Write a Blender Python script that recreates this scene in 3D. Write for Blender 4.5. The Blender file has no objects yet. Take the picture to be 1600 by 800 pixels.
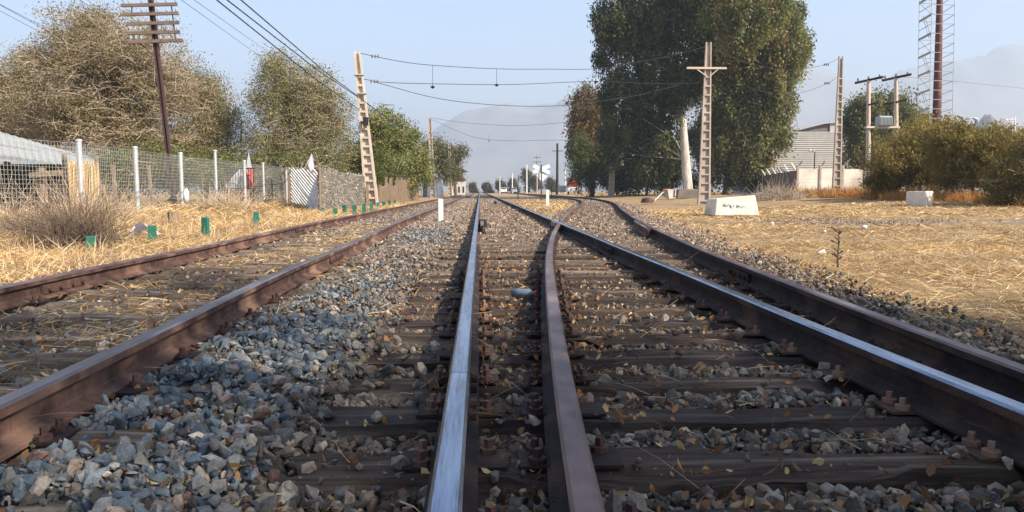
import bpy, bmesh, math, random
import numpy as np
from mathutils import Vector, Matrix
random.seed(7); rng = np.random.default_rng(7)
R = math.radians
S = bpy.context.scene
COL = S.collection

# ------------------------------------------------------------------ camera
F = 1164.0; PITCH = R(5.01); YAW = R(2.46); CH = 0.795
cam_d = bpy.data.cameras.new('camera'); cam = bpy.data.objects.new('camera', cam_d); COL.objects.link(cam)
cam.location = (0, 0, CH); cam.rotation_euler = (R(90) - PITCH, 0, -YAW)
cam_d.sensor_width = 36; cam_d.lens = 36 * F / 1600; cam_d.clip_start = 0.05; cam_d.clip_end = 20000
S.camera = cam
# ------------------------------------------------------------------ light
SUN_EL = 36.0; SUN_AZ = 125.0           # azimuth clockwise from +Y (the track direction)
world = bpy.data.worlds.new('World'); S.world = world; world.use_nodes = True
wn = world.node_tree; wn.nodes.clear()
sky = wn.nodes.new('ShaderNodeTexSky'); sky.sky_type = 'NISHITA'; sky.sun_disc = False
sky.sun_elevation = R(SUN_EL); sky.sun_rotation = R(SUN_AZ); sky.air_density = 1.0; sky.dust_density = 1.0; sky.ozone_density = 2.2
bg = wn.nodes.new('ShaderNodeBackground'); bg.inputs[1].default_value = 0.108
wo = wn.nodes.new('ShaderNodeOutputWorld')
wn.links.new(sky.outputs[0], bg.inputs[0]); wn.links.new(bg.outputs[0], wo.inputs[0])
sd = bpy.data.lights.new('sun', 'SUN'); sd.energy = 5.0; sd.angle = R(0.53); sd.color = (1.0, 0.90, 0.76)
sun = bpy.data.objects.new('sun', sd); COL.objects.link(sun)
sv = Vector((math.sin(R(SUN_AZ)) * math.cos(R(SUN_EL)), math.cos(R(SUN_AZ)) * math.cos(R(SUN_EL)), math.sin(R(SUN_EL))))
sun.rotation_euler = sv.to_track_quat('Z', 'Y').to_euler(); sun.location = (20, -10, 30)
S.view_settings.view_transform = 'Standard'; S.view_settings.look = 'None'
S.view_settings.exposure = 1.33; S.view_settings.gamma = 1.0
S.cycles.volume_bounces = 0; S.cycles.max_bounces = 5; S.cycles.diffuse_bounces = 2; S.cycles.transmission_bounces = 3
S.cycles.use_denoising = True; S.cycles.volume_step_rate = 5

# ------------------------------------------------------------------ pixel helpers (1600 x 800 photo pixels -> world points)
C0 = np.array([0, 0, CH])
FW = np.array([math.sin(YAW) * math.cos(PITCH), math.cos(YAW) * math.cos(PITCH), -math.sin(PITCH)])
RT = np.array([math.cos(YAW), -math.sin(YAW), 0.0]); UP = np.cross(RT, FW)
def ray(x, y): return FW + RT * (x - 800) / F - UP * (y - 400) / F
def at(x, y, Y): d = ray(x, y); return C0 + d * Y / d[1]
def onz(x, y, z=-.05): d = ray(x, y); return C0 + d * (z - CH) / d[2]
def PX(Y): return Y / F                      # metres per photo pixel at depth Y
def lin(r, g, b):
    return tuple(((c / 255) / 12.92 if c / 255 <= .04045 else ((c / 255 + .055) / 1.055) ** 2.4) for c in (r, g, b))

# ------------------------------------------------------------------ materials
def mat(name, base=(.5, .5, .5), rough=.8, metal=0.0, spec=.3, attr=None, noise=None, noise_scale=5.0, stretch=(1, 1, 1),
        bump=0.0, bump_scale=30.0, trans=0.0, c3=None, detail=6, coord='Object', bump_stretch=None, trans_col=None):
    m = bpy.data.materials.new(name); m.use_nodes = True; nt = m.node_tree; N = nt.nodes; L = nt.links
    p = N['Principled BSDF']; p.inputs['Roughness'].default_value = rough; p.inputs['Metallic'].default_value = metal
    p.inputs['Specular IOR Level'].default_value = spec
    tc = N.new('ShaderNodeTexCoord'); mp = N.new('ShaderNodeMapping'); mp.inputs['Scale'].default_value = stretch
    L.new(tc.outputs[coord], mp.inputs[0])
    src = None
    if attr:
        a = N.new('ShaderNodeAttribute'); a.attribute_name = attr; src = a.outputs['Color']
    else:
        rgb = N.new('ShaderNodeRGB'); rgb.outputs[0].default_value = (*base, 1); src = rgb.outputs[0]
    if noise is not None:
        n = N.new('ShaderNodeTexNoise'); n.inputs['Scale'].default_value = noise_scale; n.inputs['Detail'].default_value = detail
        n.inputs['Roughness'].default_value = .65
        L.new(mp.outputs[0], n.inputs['Vector'])
        r = N.new('ShaderNodeMapRange'); r.inputs[1].default_value = .36; r.inputs[2].default_value = .66; L.new(n.outputs[0], r.inputs[0])
        mx = N.new('ShaderNodeMix'); mx.data_type = 'RGBA'; mx.blend_type = 'MULTIPLY' if attr else 'MIX'
        L.new(r.outputs[0], mx.inputs[0]); L.new(src, mx.inputs[6]); mx.inputs[7].default_value = (*noise, 1); src = mx.outputs[2]
        if c3 is not None:
            n2 = N.new('ShaderNodeTexNoise'); n2.inputs['Scale'].default_value = noise_scale * .27; n2.inputs['Detail'].default_value = 5
            L.new(mp.outputs[0], n2.inputs['Vector'])
            r2 = N.new('ShaderNodeMapRange'); r2.inputs[1].default_value = .52; r2.inputs[2].default_value = .66; L.new(n2.outputs[0], r2.inputs[0])
            mx2 = N.new('ShaderNodeMix'); mx2.data_type = 'RGBA'; L.new(r2.outputs[0], mx2.inputs[0]); L.new(src, mx2.inputs[6])
            mx2.inputs[7].default_value = (*c3, 1); src = mx2.outputs[2]
    L.new(src, p.inputs['Base Color'])
    if bump > 0:
        nb = N.new('ShaderNodeTexNoise'); nb.inputs['Scale'].default_value = bump_scale; nb.inputs['Detail'].default_value = 6
        if bump_stretch:
            mb = N.new('ShaderNodeMapping'); mb.inputs['Scale'].default_value = bump_stretch; L.new(tc.outputs[coord], mb.inputs[0]); L.new(mb.outputs[0], nb.inputs['Vector'])
        else: L.new(mp.outputs[0], nb.inputs['Vector'])
        b = N.new('ShaderNodeBump'); b.inputs['Strength'].default_value = 1; b.inputs['Distance'].default_value = bump
        L.new(nb.outputs[0], b.inputs['Height']); L.new(b.outputs[0], p.inputs['Normal'])
    if trans > 0:
        t = N.new('ShaderNodeBsdfTranslucent'); L.new(src, t.inputs[0]); ms = N.new('ShaderNodeMixShader'); ms.inputs[0].default_value = trans
        L.new(p.outputs[0], ms.inputs[1]); L.new(t.outputs[0], ms.inputs[2]); L.new(ms.outputs[0], N['Material Output'].inputs[0])
    return m

M = {}
M['rust'] = mat('rust', (.125, .066, .048), .8, .05, .25, noise=(.040, .024, .022), noise_scale=9, detail=12, c3=(.24, .14, .095), bump=.005, bump_scale=70)
M['rust_dark'] = mat('rust_dark', (.040, .024, .020), .8, .1, .25, noise=(.014, .011, .012), noise_scale=10, detail=12, c3=(.085, .046, .030), bump=.005, bump_scale=70)
M['rust_top'] = mat('rust_top', (.19, .115, .095), .45, .35, .4, noise=(.065, .04, .042), noise_scale=7, stretch=(1.5, .5, 1), c3=(.26, .19, .17), bump=.0006, bump_scale=200)
M['steel'] = mat('steel', (.30, .36, .48), .26, .95, .5, noise=(.13, .14, .18), noise_scale=16, stretch=(6, .35, 1), c3=(.36, .42, .52), bump=.0006, bump_scale=60, bump_stretch=(8, .4, 1))  # blue tint puts the sky's reflection into the base colour
M['steel_worn'] = mat('steel_worn', (.20, .165, .16), .38, .7, .5, noise=(.11, .075, .065), noise_scale=12, stretch=(4, .3, 1), c3=(.30, .25, .25), bump=.0008, bump_scale=60, bump_stretch=(6, .6, 1))
M['wood_dark'] = mat('wood_dark', (.055, .038, .030), .85, 0, .25, noise=(.020, .015, .013), noise_scale=9, stretch=(.35, 6, 3), c3=(.11, .078, .058), bump=.014, bump_scale=12, bump_stretch=(.4, 9, 3))
M['wood_brown'] = mat('wood_brown', (.085, .058, .043), .88, 0, .2, noise=(.026, .019, .016), noise_scale=11, stretch=(.3, 7, 3), c3=(.16, .115, .082), bump=.014, bump_scale=10, bump_stretch=(.35, 10, 3))
M['wood_grey'] = mat('wood_grey', (.17, .128, .095), .9, 0, .2, noise=(.060, .044, .034), noise_scale=9, stretch=(.35, 6, 3), c3=(.27, .215, .165), bump=.006, bump_scale=14, bump_stretch=(.4, 9, 3))
M['stone'] = mat('stone', attr='Col', rough=.9, spec=.2, noise=(.55, .55, .56), noise_scale=55, bump=.006, bump_scale=60)
M['leaf'] = mat('leaf', attr='Col', rough=.65, spec=.25, trans=.3)
M['leaf_litter'] = mat('leaf_litter', attr='Col', rough=.75, spec=.2, trans=.15)
M['straw'] = mat('straw', attr='Col', rough=.8, spec=.15, trans=.2)
M['bark_pale'] = mat('bark_pale', (.66, .60, .52), .85, noise=(.40, .33, .26), noise_scale=2.2, stretch=(2, 2, .35), c3=(.34, .26, .19), bump=.05, bump_scale=5)
M['bark'] = mat('bark', (.16, .115, .08), .9, noise=(.09, .065, .045), noise_scale=3, stretch=(3, 3, .6), bump=.02, bump_scale=8)
M['twig'] = mat('twig', (.46, .37, .28), .9, noise=(.30, .23, .17), noise_scale=3)
M['brushwood'] = mat('brushwood', (.26, .19, .13), .9, noise=(.15, .105, .075), noise_scale=3)
M['drystem'] = mat('drystem', (.52, .40, .26), .9, noise=(.36, .26, .17), noise_scale=3)
M['twig_grey'] = mat('twig_grey', (.50, .46, .43), .9, noise=(.24, .2, .18), noise_scale=3)
M['concrete'] = mat('concrete', (.58, .48, .385), .9, noise=(.47, .38, .30), noise_scale=2.5, c3=(.64, .55, .45), bump=.006, bump_scale=20)
M['concrete_grey'] = mat('concrete_grey', (.43, .36, .30), .9, noise=(.32, .26, .22), noise_scale=2.5, c3=(.50, .43, .37), bump=.006, bump_scale=20)
M['white'] = mat('white', (.78, .77, .74), .7, noise=(.66, .64, .60), noise_scale=5, c3=(.55, .50, .43))
M['white_block'] = mat('white_block', (.74, .69, .60), .85, noise=(.6, .54, .45), noise_scale=4, c3=(.5, .43, .34), bump=.012, bump_scale=9)
M['green'] = mat('green', (.025, .16, .11), .6, noise=(.018, .11, .08), noise_scale=12, c3=(.05, .2, .15))
M['galv'] = mat('galv', (.55, .56, .55), .45, .35, .5, noise=(.42, .43, .43), noise_scale=6)
M['wire'] = mat('wire', (.05, .05, .055), .6, .3)
M['mesh_wire'] = mat('mesh_wire', (.42, .42, .38), .6, .3)
M['insul'] = mat('insul', (.16, .11, .10), .3, 0, .5)
M['insul_glass'] = mat('insul_glass', (.30, .38, .42), .2, 0, .5)
M['timber'] = mat('timber', (.30, .22, .15), .9, noise=(.19, .135, .09), noise_scale=5, stretch=(4, 4, .5), bump=.004, bump_scale=20)
M['reed'] = mat('reed', attr='Col', rough=.85)
M['pole_brown'] = mat('pole_brown', (.085, .042, .038), .6, .1, .4, noise=(.05, .027, .026), noise_scale=5)
M['black'] = mat('black', (.02, .02, .022), .7)
M['crossarm'] = mat('crossarm', (.20, .14, .11), .9, noise=(.13, .09, .075), noise_scale=4)
M['roof_white'] = mat('roof_white', (.36, .365, .35), .7, .0, .2, noise=(.30, .305, .295), noise_scale=1.6, stretch=(.6, 3, 1), c3=(.20, .20, .19))
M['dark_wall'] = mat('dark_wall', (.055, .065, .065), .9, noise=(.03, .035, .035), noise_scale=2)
M['cloth_white'] = mat('cloth_white', (.78, .77, .80), .85, trans=.2)
M['cloth_red'] = mat('cloth_red', (.50, .11, .10), .85, trans=.2, noise=(.60, .26, .22), noise_scale=3)
M['cladding'] = mat('cladding', (.40, .385, .36), .6, .1, .4, noise=(.34, .325, .30), noise_scale=1.0)
M['clad_dark'] = mat('clad_dark', (.15, .13, .12), .7, noise=(.11, .1, .09), noise_scale=1.0)
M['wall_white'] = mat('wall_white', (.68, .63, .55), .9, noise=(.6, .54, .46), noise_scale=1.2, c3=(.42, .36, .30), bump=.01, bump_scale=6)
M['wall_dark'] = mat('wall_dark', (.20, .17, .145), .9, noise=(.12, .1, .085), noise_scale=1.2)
M['stack'] = mat('stack', (.135, .050, .040), .6, .2, .4, noise=(.10, .037, .031), noise_scale=2, bump=.01, bump_scale=3)
M['scaffold'] = mat('scaffold', (.40, .42, .44), .5, .4, .5)
M['transformer'] = mat('transformer', (.36, .40, .40), .55, .1, .4)
M['red_paint'] = mat('red_paint', (.33, .045, .030), .55, 0, .4, noise=(.25, .035, .025), noise_scale=2)
M['tyre'] = mat('tyre', (.02, .02, .02), .9)
M['glass_dark'] = mat('glass_dark', (.04, .05, .06), .15, 0, .6)
M['cream'] = mat('cream', (.62, .58, .52), .85, noise=(.5, .46, .4), noise_scale=1)
M['roof_red'] = mat('roof_red', (.22, .11, .085), .85, noise=(.15, .09, .07), noise_scale=2)
M['sign_white'] = mat('sign_white', (.72, .80, .80), .5)
M['plastic'] = mat('plastic', (.22, .27, .32), .12, 0, .6, trans=.35)
M['plastic_red'] = mat('plastic_red', (.6, .04, .03), .4)
M['net_grey'] = mat('net_grey', attr='Col', rough=.9, trans=.1)
M['rock_hill'] = mat('rock_hill', (.20, .15, .12), .95, noise=(.12, .10, .08), noise_scale=.02, c3=(.25, .19, .15))
M['rock_far'] = mat('rock_far', (.24, .235, .23), .95, noise=(.18, .18, .18), noise_scale=.008, c3=(.29, .275, .26))

# ------------------------------------------------------------------ mesh helpers
def tag(o, label=None, cat=None, group=None, kind=None):
    if label: o['label'] = label
    if cat: o['category'] = cat
    if group: o['group'] = group
    if kind: o['kind'] = kind
    return o
def empty(name, loc, label, cat, group=None):
    o = bpy.data.objects.new(name, None); COL.objects.link(o); o.location = tuple(float(v) for v in loc); o.empty_display_size = .2
    tag(o, label, cat, group); return o
def org(o):
    v = Vector((0, 0, 0))
    while o is not None: v = v + Vector(o.location); o = o.parent
    return v
def link_mesh(name, me, parent, origin):
    o = bpy.data.objects.new(name, me); COL.objects.link(o)
    if parent is not None: o.parent = parent
    if origin is not None: o.location = Vector(origin) - (org(parent) if parent is not None else Vector((0, 0, 0)))
    return o
def big(name, V, Fc, m, col=None, parent=None, origin=None, smooth=False):
    """uniform k-gon mesh from numpy arrays, V in world coordinates"""
    V = np.asarray(V, np.float32); Fc = np.asarray(Fc, np.int32); k = Fc.shape[1]
    o0 = np.array(origin if origin is not None else (org(parent) if parent is not None else (0, 0, 0)), np.float32)
    V = V - o0
    me = bpy.data.meshes.new(name); me.vertices.add(len(V)); me.vertices.foreach_set('co', V.ravel())
    me.loops.add(Fc.size); me.loops.foreach_set('vertex_index', Fc.ravel())
    me.polygons.add(len(Fc)); me.polygons.foreach_set('loop_start', np.arange(0, Fc.size, k, dtype=np.int32))
    me.polygons.foreach_set('use_smooth', np.full(len(Fc), smooth))
    if col is not None:
        a = me.attributes.new('Col', 'FLOAT_COLOR', 'FACE'); c = np.ones((len(Fc), 4), np.float32); c[:, :3] = col; a.data.foreach_set('color', c.ravel())
    me.update(calc_edges=True); me.materials.append(m)
    return link_mesh(name, me, parent, tuple(o0) if (origin is not None) else (tuple(org(parent)) if parent is not None else None))
class MB:
    def __init__(s): s.v = []; s.f = []; s.m = []; s.c = []
    def add(s, V, Fc, mi=0, col=(.5, .5, .5)):
        n = len(s.v); s.v += [tuple(map(float, p)) for p in V]
        for f in Fc: s.f.append(tuple(i + n for i in f)); s.m.append(mi); s.c.append(col)
        return s
    def box(s, c, size, rz=0, mi=0, rot=None, jit=0, col=(.5, .5, .5)):
        hx, hy, hz = size[0] / 2, size[1] / 2, size[2] / 2
        P = [Vector((sx * hx, sy * hy, sz * hz)) for sz in (-1, 1) for sy in (-1, 1) for sx in (-1, 1)]
        if jit: P = [p + Vector((random.uniform(-jit, jit), random.uniform(-jit, jit), random.uniform(-jit, jit))) for p in P]
        Rm = rot if rot is not None else Matrix.Rotation(rz, 3, 'Z')
        s.add([Vector(c) + Rm @ p for p in P], [(0, 2, 3, 1), (4, 5, 7, 6), (0, 1, 5, 4), (2, 6, 7, 3), (0, 4, 6, 2), (1, 3, 7, 5)], mi, col); return s
    def bar(s, a, b, w, h=None, mi=0, up=(0, 0, 1), col=(.5, .5, .5)):
        a = Vector(a); b = Vector(b); d = b - a; L = d.length
        if L < 1e-6: return s
        d /= L; u = Vector(up)
        if abs(d.dot(u)) > .98: u = Vector((0, 1, 0))
        x = d.cross(u).normalized(); z = x.cross(d)
        return s.box((a + b) / 2, (w, L, h or w), mi=mi, rot=Matrix((x, d, z)).transposed(), col=col)
    def tube(s, pts, r, n=6, mi=0, cap=True, col=(.5, .5, .5)):
        pts = [Vector(p) for p in pts]; k = len(pts); rr = r if hasattr(r, '__len__') else [r] * k
        V = []; prev = None
        for i, p in enumerate(pts):
            d = (pts[min(i + 1, k - 1)] - pts[max(i - 1, 0)]).normalized()
            a = prev if prev is not None else (Vector((1, 0, 0)) if abs(d.z) > .9 else Vector((0, 0, 1)))
            x = (a - d * a.dot(d)).normalized(); prev = x; y = d.cross(x)
            for j in range(n):
                t = 2 * math.pi * j / n; V.append(p + (x * math.cos(t) + y * math.sin(t)) * rr[i])
        Fc = [(i * n + j, i * n + (j + 1) % n, (i + 1) * n + (j + 1) % n, (i + 1) * n + j) for i in range(k - 1) for j in range(n)]
        if cap: Fc += [tuple(reversed(range(n))), tuple(range((k - 1) * n, k * n))]
        s.add(V, Fc, mi, col); return s
    def prism(s, poly, ext, mi=0):
        """poly: list of world points (planar), ext: extrusion vector"""
        n = len(poly); e = Vector(ext); A = [Vector(p) for p in poly]; s.add(A + [p + e for p in A],
            [tuple(range(n)), tuple(reversed(range(n, 2 * n)))] + [(i, i + n, (i + 1) % n + n, (i + 1) % n) for i in range(n)], mi); return s
    def build(s, name, mats, parent=None, origin=None, smooth=False, col=False, bevel=0):
        o0 = Vector(origin) if origin is not None else (org(parent) if parent is not None else Vector((0, 0, 0)))
        me = bpy.data.meshes.new(name); me.from_pydata([tuple(Vector(v) - o0) for v in s.v], [], s.f)
        for m in (mats if isinstance(mats, (list, tuple)) else [mats]): me.materials.append(m)
        me.polygons.foreach_set('material_index', s.m); me.polygons.foreach_set('use_smooth', [smooth] * len(s.f))
        if col:
            a = me.attributes.new('Col', 'FLOAT_COLOR', 'FACE'); a.data.foreach_set('color', np.array([(*c, 1) for c in s.c], np.float32).ravel())
        bm = bmesh.new(); bm.from_mesh(me); bmesh.ops.recalc_face_normals(bm, faces=bm.faces)
        if bevel: bmesh.ops.bevel(bm, geom=list(bm.edges), offset=bevel, segments=2, affect='EDGES', profile=.6)
        bm.to_mesh(me); bm.free(); me.update()
        return link_mesh(name, me, parent, tuple(o0) if (origin is not None or parent is not None) else None)
def spline(xs, ys, x):
    """smooth monotone-ish interpolation (cubic hermite with finite differences)"""
    xs = np.array(xs, float); ys = np.array(ys, float); x = np.asarray(x, float)
    d = np.gradient(ys, xs); i = np.clip(np.searchsorted(xs, x) - 1, 0, len(xs) - 2); h = xs[i + 1] - xs[i]; t = np.clip((x - xs[i]) / h, 0, 1)
    return (2 * t**3 - 3 * t**2 + 1) * ys[i] + (t**3 - 2 * t**2 + t) * h * d[i] + (-2 * t**3 + 3 * t**2) * ys[i + 1] + (t**3 - t**2) * h * d[i + 1]
def vnoise(x, y, seed=0):
    """cheap smooth value noise, vectorised"""
    x = np.asarray(x, float); y = np.asarray(y, float); xi = np.floor(x).astype(np.int64); yi = np.floor(y).astype(np.int64); fx = x - xi; fy = y - yi
    def h(a, b):
        n = (a * 374761393 + b * 668265263 + seed * 144665) & 0x7fffffff; n = (n ^ (n >> 13)) * 1274126177 & 0x7fffffff
        return ((n ^ (n >> 16)) & 0xffff) / 65535.0
    sx = fx * fx * (3 - 2 * fx); sy = fy * fy * (3 - 2 * fy)
    return (h(xi, yi) * (1 - sx) + h(xi + 1, yi) * sx) * (1 - sy) + (h(xi, yi + 1) * (1 - sx) + h(xi + 1, yi + 1) * sx) * sy
def fbm(x, y, seed=0, o=4):
    s = 0; a = .5
    for i in range(o): s = s + a * vnoise(x * 2**i, y * 2**i, seed + i); a *= .5
    return s
def sstep(a, b, x): t = np.clip((np.asarray(x, float) - a) / (b - a), 0, 1); return t * t * (3 - 2 * t)

# ------------------------------------------------------------------ track geometry
RT_Z = 0.15
YR = [-4, 1.4, 2.5, 3.7, 7.4, 12.5, 15.3, 25, 39, 50, 62, 80, 150, 400, 900]
XR = [.18, .215, .285, .375, .69, 1.27, 1.64, 3.10, 5.35, 6.8, 7.8, 8.5, 8.8, 8.8, 8.8]
def x_div(y): return spline(YR, XR, y)
G = 1.69
def x_main_l(y): return np.asarray(y, float) * 0 - .075
def x_main_r(y): return np.asarray(y, float) * 0 + 1.62
def x_left_r(y): return -1.46 - .14 * sstep(1, 7, y) - .12 * sstep(8, 16, y)
def x_left_l(y): return x_left_r(y) - 1.67
def x_div_r(y):
    y = np.asarray(y, float); dx = (x_div(y + .5) - x_div(y - .5)); return x_div(y) + G * np.sqrt(1 + dx * dx) + dx * dx * .5
def x_outer(y): return x_div_r(y)

# ------------------------------------------------------------------ terrain
def ground_h(x, y):
    x = np.asarray(x, float); y = np.asarray(y, float)
    h = -.055 + .02 * (fbm(x * 1.7, y * 1.7, 3) - .5)
    left = sstep(-3.9, -5.0, x)
    h = h + left * (.10 * fbm(x * .8, y * .8, 9) + .02)
    h = h + sstep(-5.5, -7.5, x) * sstep(60, 20, y) * .03
    out = x_outer(np.clip(y, -3, 800)) + .75
    h = h - .05 * sstep(0, .6, x - out) + .06 * sstep(.3, 2, x - out) * fbm(x * .6, y * .6, 5)
    h = h - .028 * sstep(-.62, -.5, x) * sstep(out + .1, out - .5, x)
    h = h + .42 * sstep(9, 22, x) * sstep(8, 40, y) * sstep(400, 200, y)
    h = h + .03 * sstep(-1.45, -1.1, x) * sstep(-.35, -.7, x) * sstep(12, 8, y)
    return h
def axis(lo, mid_lo, mid_hi, hi, step, g):
    a = list(np.arange(mid_lo, mid_hi + 1e-6, step)); s = step; v = mid_hi
    while v < hi: s *= g; v += s; a.append(min(v, hi))
    s = step; v = mid_lo; b = []
    while v > lo: s *= g; v -= s; b.append(max(v, lo))
    return np.array(b[::-1] + a)
xs = axis(-5600, -9, 12, 5600, .14, 1.13); ys = axis(-900, .5, 26, 5600, .14, 1.09)
GX, GY = np.meshgrid(xs, ys); GH = ground_h(GX, GY)
far = np.hypot(GX, GY); GH = np.where(far > 700, -.05, GH)
nx, ny = len(xs), len(ys)
idx = np.arange(nx * ny).reshape(ny, nx)
GF = np.stack([idx[:-1, :-1], idx[:-1, 1:], idx[1:, 1:], idx[1:, :-1]], -1).reshape(-1, 4)
def ground_material():
    m = bpy.data.materials.new('ground'); m.use_nodes = True; nt = m.node_tree; N = nt.nodes; L = nt.links
    p = N['Principled BSDF']; p.inputs['Roughness'].default_value = .95; p.inputs['Specular IOR Level'].default_value = .1
    tc = N.new('ShaderNodeTexCoord'); at_ = N.new('ShaderNodeAttribute'); at_.attribute_name = 'Zone'
    sp = N.new('ShaderNodeSeparateColor'); L.new(at_.outputs['Color'], sp.inputs[0])
    def noise(sc, st=(1, 1, 1), det=7, rough=.65):
        mp = N.new('ShaderNodeMapping'); mp.inputs['Scale'].default_value = st; L.new(tc.outputs['Object'], mp.inputs[0])
        n = N.new('ShaderNodeTexNoise'); n.inputs['Scale'].default_value = sc; n.inputs['Detail'].default_value = det; n.inputs['Roughness'].default_value = rough
        L.new(mp.outputs[0], n.inputs[0]); return n.outputs[0]
    def ramp(f, stops):
        r = N.new('ShaderNodeValToRGB'); e = r.color_ramp.elements
        while len(e) > 1: e.remove(e[-1])
        e[0].position = stops[0][0]; e[0].color = (*stops[0][1], 1)
        for q, c in stops[1:]: x = e.new(q); x.color = (*c, 1)
        L.new(f, r.inputs[0]); return r.outputs[0]
    def mix(f, a, b):
        x = N.new('ShaderNodeMix'); x.data_type = 'RGBA'; L.new(f, x.inputs[0]); L.new(a, x.inputs[6]); L.new(b, x.inputs[7]); return x.outputs[2]
    dirt = ramp(noise(9), [(.3, (.085, .062, .046)), (.5, (.18, .14, .105)), (.7, (.30, .24, .18))])
    vo = N.new('ShaderNodeTexVoronoi'); vo.inputs['Scale'].default_value = 17; L.new(tc.outputs['Object'], vo.inputs['Vector'])
    grav = ramp(vo.outputs['Color'], [(.1, (.09, .085, .08)), (.5, (.24, .215, .195)), (.95, (.40, .36, .32))])
    straw = ramp(noise(6, (1, 1.6, 1), 9, .75), [(.30, (.16, .105, .062)), (.45, (.32, .215, .125)), (.58, (.49, .35, .185)), (.75, (.58, .45, .27))])
    big_ = ramp(noise(.55, (1, 1.3, 1), 4), [(.40, (.42, .34, .28)), (.56, (1, 1, 1))])
    ml = N.new('ShaderNodeMix'); ml.data_type = 'RGBA'; ml.blend_type = 'MULTIPLY'; ml.inputs[0].default_value = .5; L.new(straw, ml.inputs[6]); L.new(big_, ml.inputs[7])
    def edge(ch, sc):
        a = N.new('ShaderNodeMath'); a.operation = 'ADD'; L.new(sp.outputs[ch], a.inputs[0]); L.new(noise(sc), a.inputs[1])
        r = N.new('ShaderNodeMapRange'); r.inputs[1].default_value = .8; r.inputs[2].default_value = 1.1; L.new(a.outputs[0], r.inputs[0]); return r.outputs[0]
    c = mix(edge(1, 3), dirt, grav); c = mix(edge(0, 2.2), c, ml.outputs[2])
    L.new(c, p.inputs['Base Color'])
    b = N.new('ShaderNodeBump'); b.inputs['Strength'].default_value = 1; b.inputs['Distance'].default_value = .05; L.new(noise(16, (1, 1, 1), 8, .75), b.inputs['Height']); L.new(b.outputs[0], p.inputs['Normal'])
    return m
g = big('ground', np.stack([GX, GY, GH], -1).reshape(-1, 3), GF, ground_material(), smooth=True)
tag(g, 'dry straw covered ground with dirt and gravel along the railway', kind='structure')
out = x_outer(np.clip(GY, -3, 800))
straw_z = np.maximum(sstep(.7, 1.3, GX - out - .25 * (vnoise(GX * .8, GY * .8, 40) - .5)), sstep(-3.6, -4.1, GX))
straw_z = np.maximum(straw_z, sstep(15, 22, GY) * .42 * sstep(-.1, -.5, GX) * sstep(-1.9, -1.4, GX))
med = sstep(1.9, 2.4, GX) * sstep(.2, .8, x_div(np.clip(GY, -3, 800)) - GX - .3) * sstep(20, 26, GY)
straw_z = np.maximum(straw_z, med * .9)
path = sstep(.0, 1.0, 1.7 - np.abs(GY - (23 - .30 * GX)) / (1.0 + .05 * GX)) * sstep(8, 10, GX) * sstep(60, 30, GX)
path = path * sstep(.35, .6, fbm(GX * .5, GY * .8, 61) + .25 * sstep(12, 17, GX)); straw_z = straw_z * (1 - .75 * path)
grav_z = np.clip(1 - straw_z, 0, 1) * .6 + .5 * path
za = g.data.attributes.new('Zone', 'FLOAT_COLOR', 'POINT')
zc = np.ones((nx * ny, 4), np.float32); zc[:, 0] = straw_z.ravel(); zc[:, 1] = grav_z.ravel(); zc[:, 2] = 0; za.data.foreach_set('color', zc.ravel())

# mountains: height fields with a ridge traced as angles, at real distance
def mountain(name, ridge, Y, depth, m, seed, rough, label):
    px = np.array([r[0] for r in ridge], float); py = np.array([r[1] for r in ridge], float)
    X = np.linspace(px[0], px[-1], 260); top = np.interp(X, px, py) + 9 * (fbm(X / 26, X * 0, seed, 5) - .5); n = 26; V = []
    for j in range(n):
        t = j / (n - 1); Yj = Y - depth + depth * 2 * t
        prof = math.sin(min(1, t * 2) * math.pi / 2) ** 1.25 if t < .5 else max(0, math.cos((t - .5) * math.pi)) 
        for i in range(len(X)):
            q = at(X[i], top[i], Y); sx = q[0] * (Yj / Y) ** .5
            hz = max(q[2], 2) * prof; nz = (fbm(sx / rough, Yj / rough, seed, 5) - .5) * hz * 1.1 * math.sin(math.pi * t * .999) * (0.25 if abs(t - .5) < .02 else 1)
            V.append((sx, Yj, max(-.3, hz + nz - .3)))
    w = len(X); I = np.arange(w * n).reshape(n, w); Fc = np.stack([I[:-1, :-1], I[:-1, 1:], I[1:, 1:], I[1:, :-1]], -1).reshape(-1, 4)
    o = big(name, V, Fc, m, smooth=True); tag(o, label, kind='structure')
mountain('mountains', [(-500, 150), (-200, 130), (0, 170), (300, 230), (560, 262), (640, 218), (700, 178), (760, 158), (830, 140), (860, 126), (885, 122), (920, 132), (960, 146), (1050, 138), (1150, 122),
         (1245, 106), (1290, 98), (1340, 108), (1380, 117), (1420, 112), (1470, 104), (1530, 101), (1560, 92), (1585, 87), (1620, 86), (1750, 70), (1900, 90), (2300, 120)], 3000, 800, M['rock_far'], 3, 500, 'hazy blue grey mountain range')
mountain('hill', [(1380, 262), (1440, 226), (1480, 206), (1520, 188), (1560, 186), (1600, 190), (1680, 184), (1800, 205), (1950, 240), (2100, 285)], 900, 180, M['rock_hill'], 8, 60, 'low brown hill behind the shrubs')

# haze
hz = MB().box((0, 2000, 296), (12400, 10400, 596)); ho = hz.build('haze', []); tag(ho, 'pale blue haze in the air', kind='stuff')
hm = bpy.data.materials.new('haze'); hm.use_nodes = True; hn = hm.node_tree; hn.nodes.clear()
pv = hn.nodes.new('ShaderNodeVolumePrincipled'); pv.inputs['Color'].default_value = (.74, .85, 1, 1); pv.inputs['Density'].default_value = .0005; pv.inputs['Anisotropy'].default_value = .1
oo = hn.nodes.new('ShaderNodeOutputMaterial'); hn.links.new(pv.outputs[0], oo.inputs['Volume']); ho.data.materials.append(hm)

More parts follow.
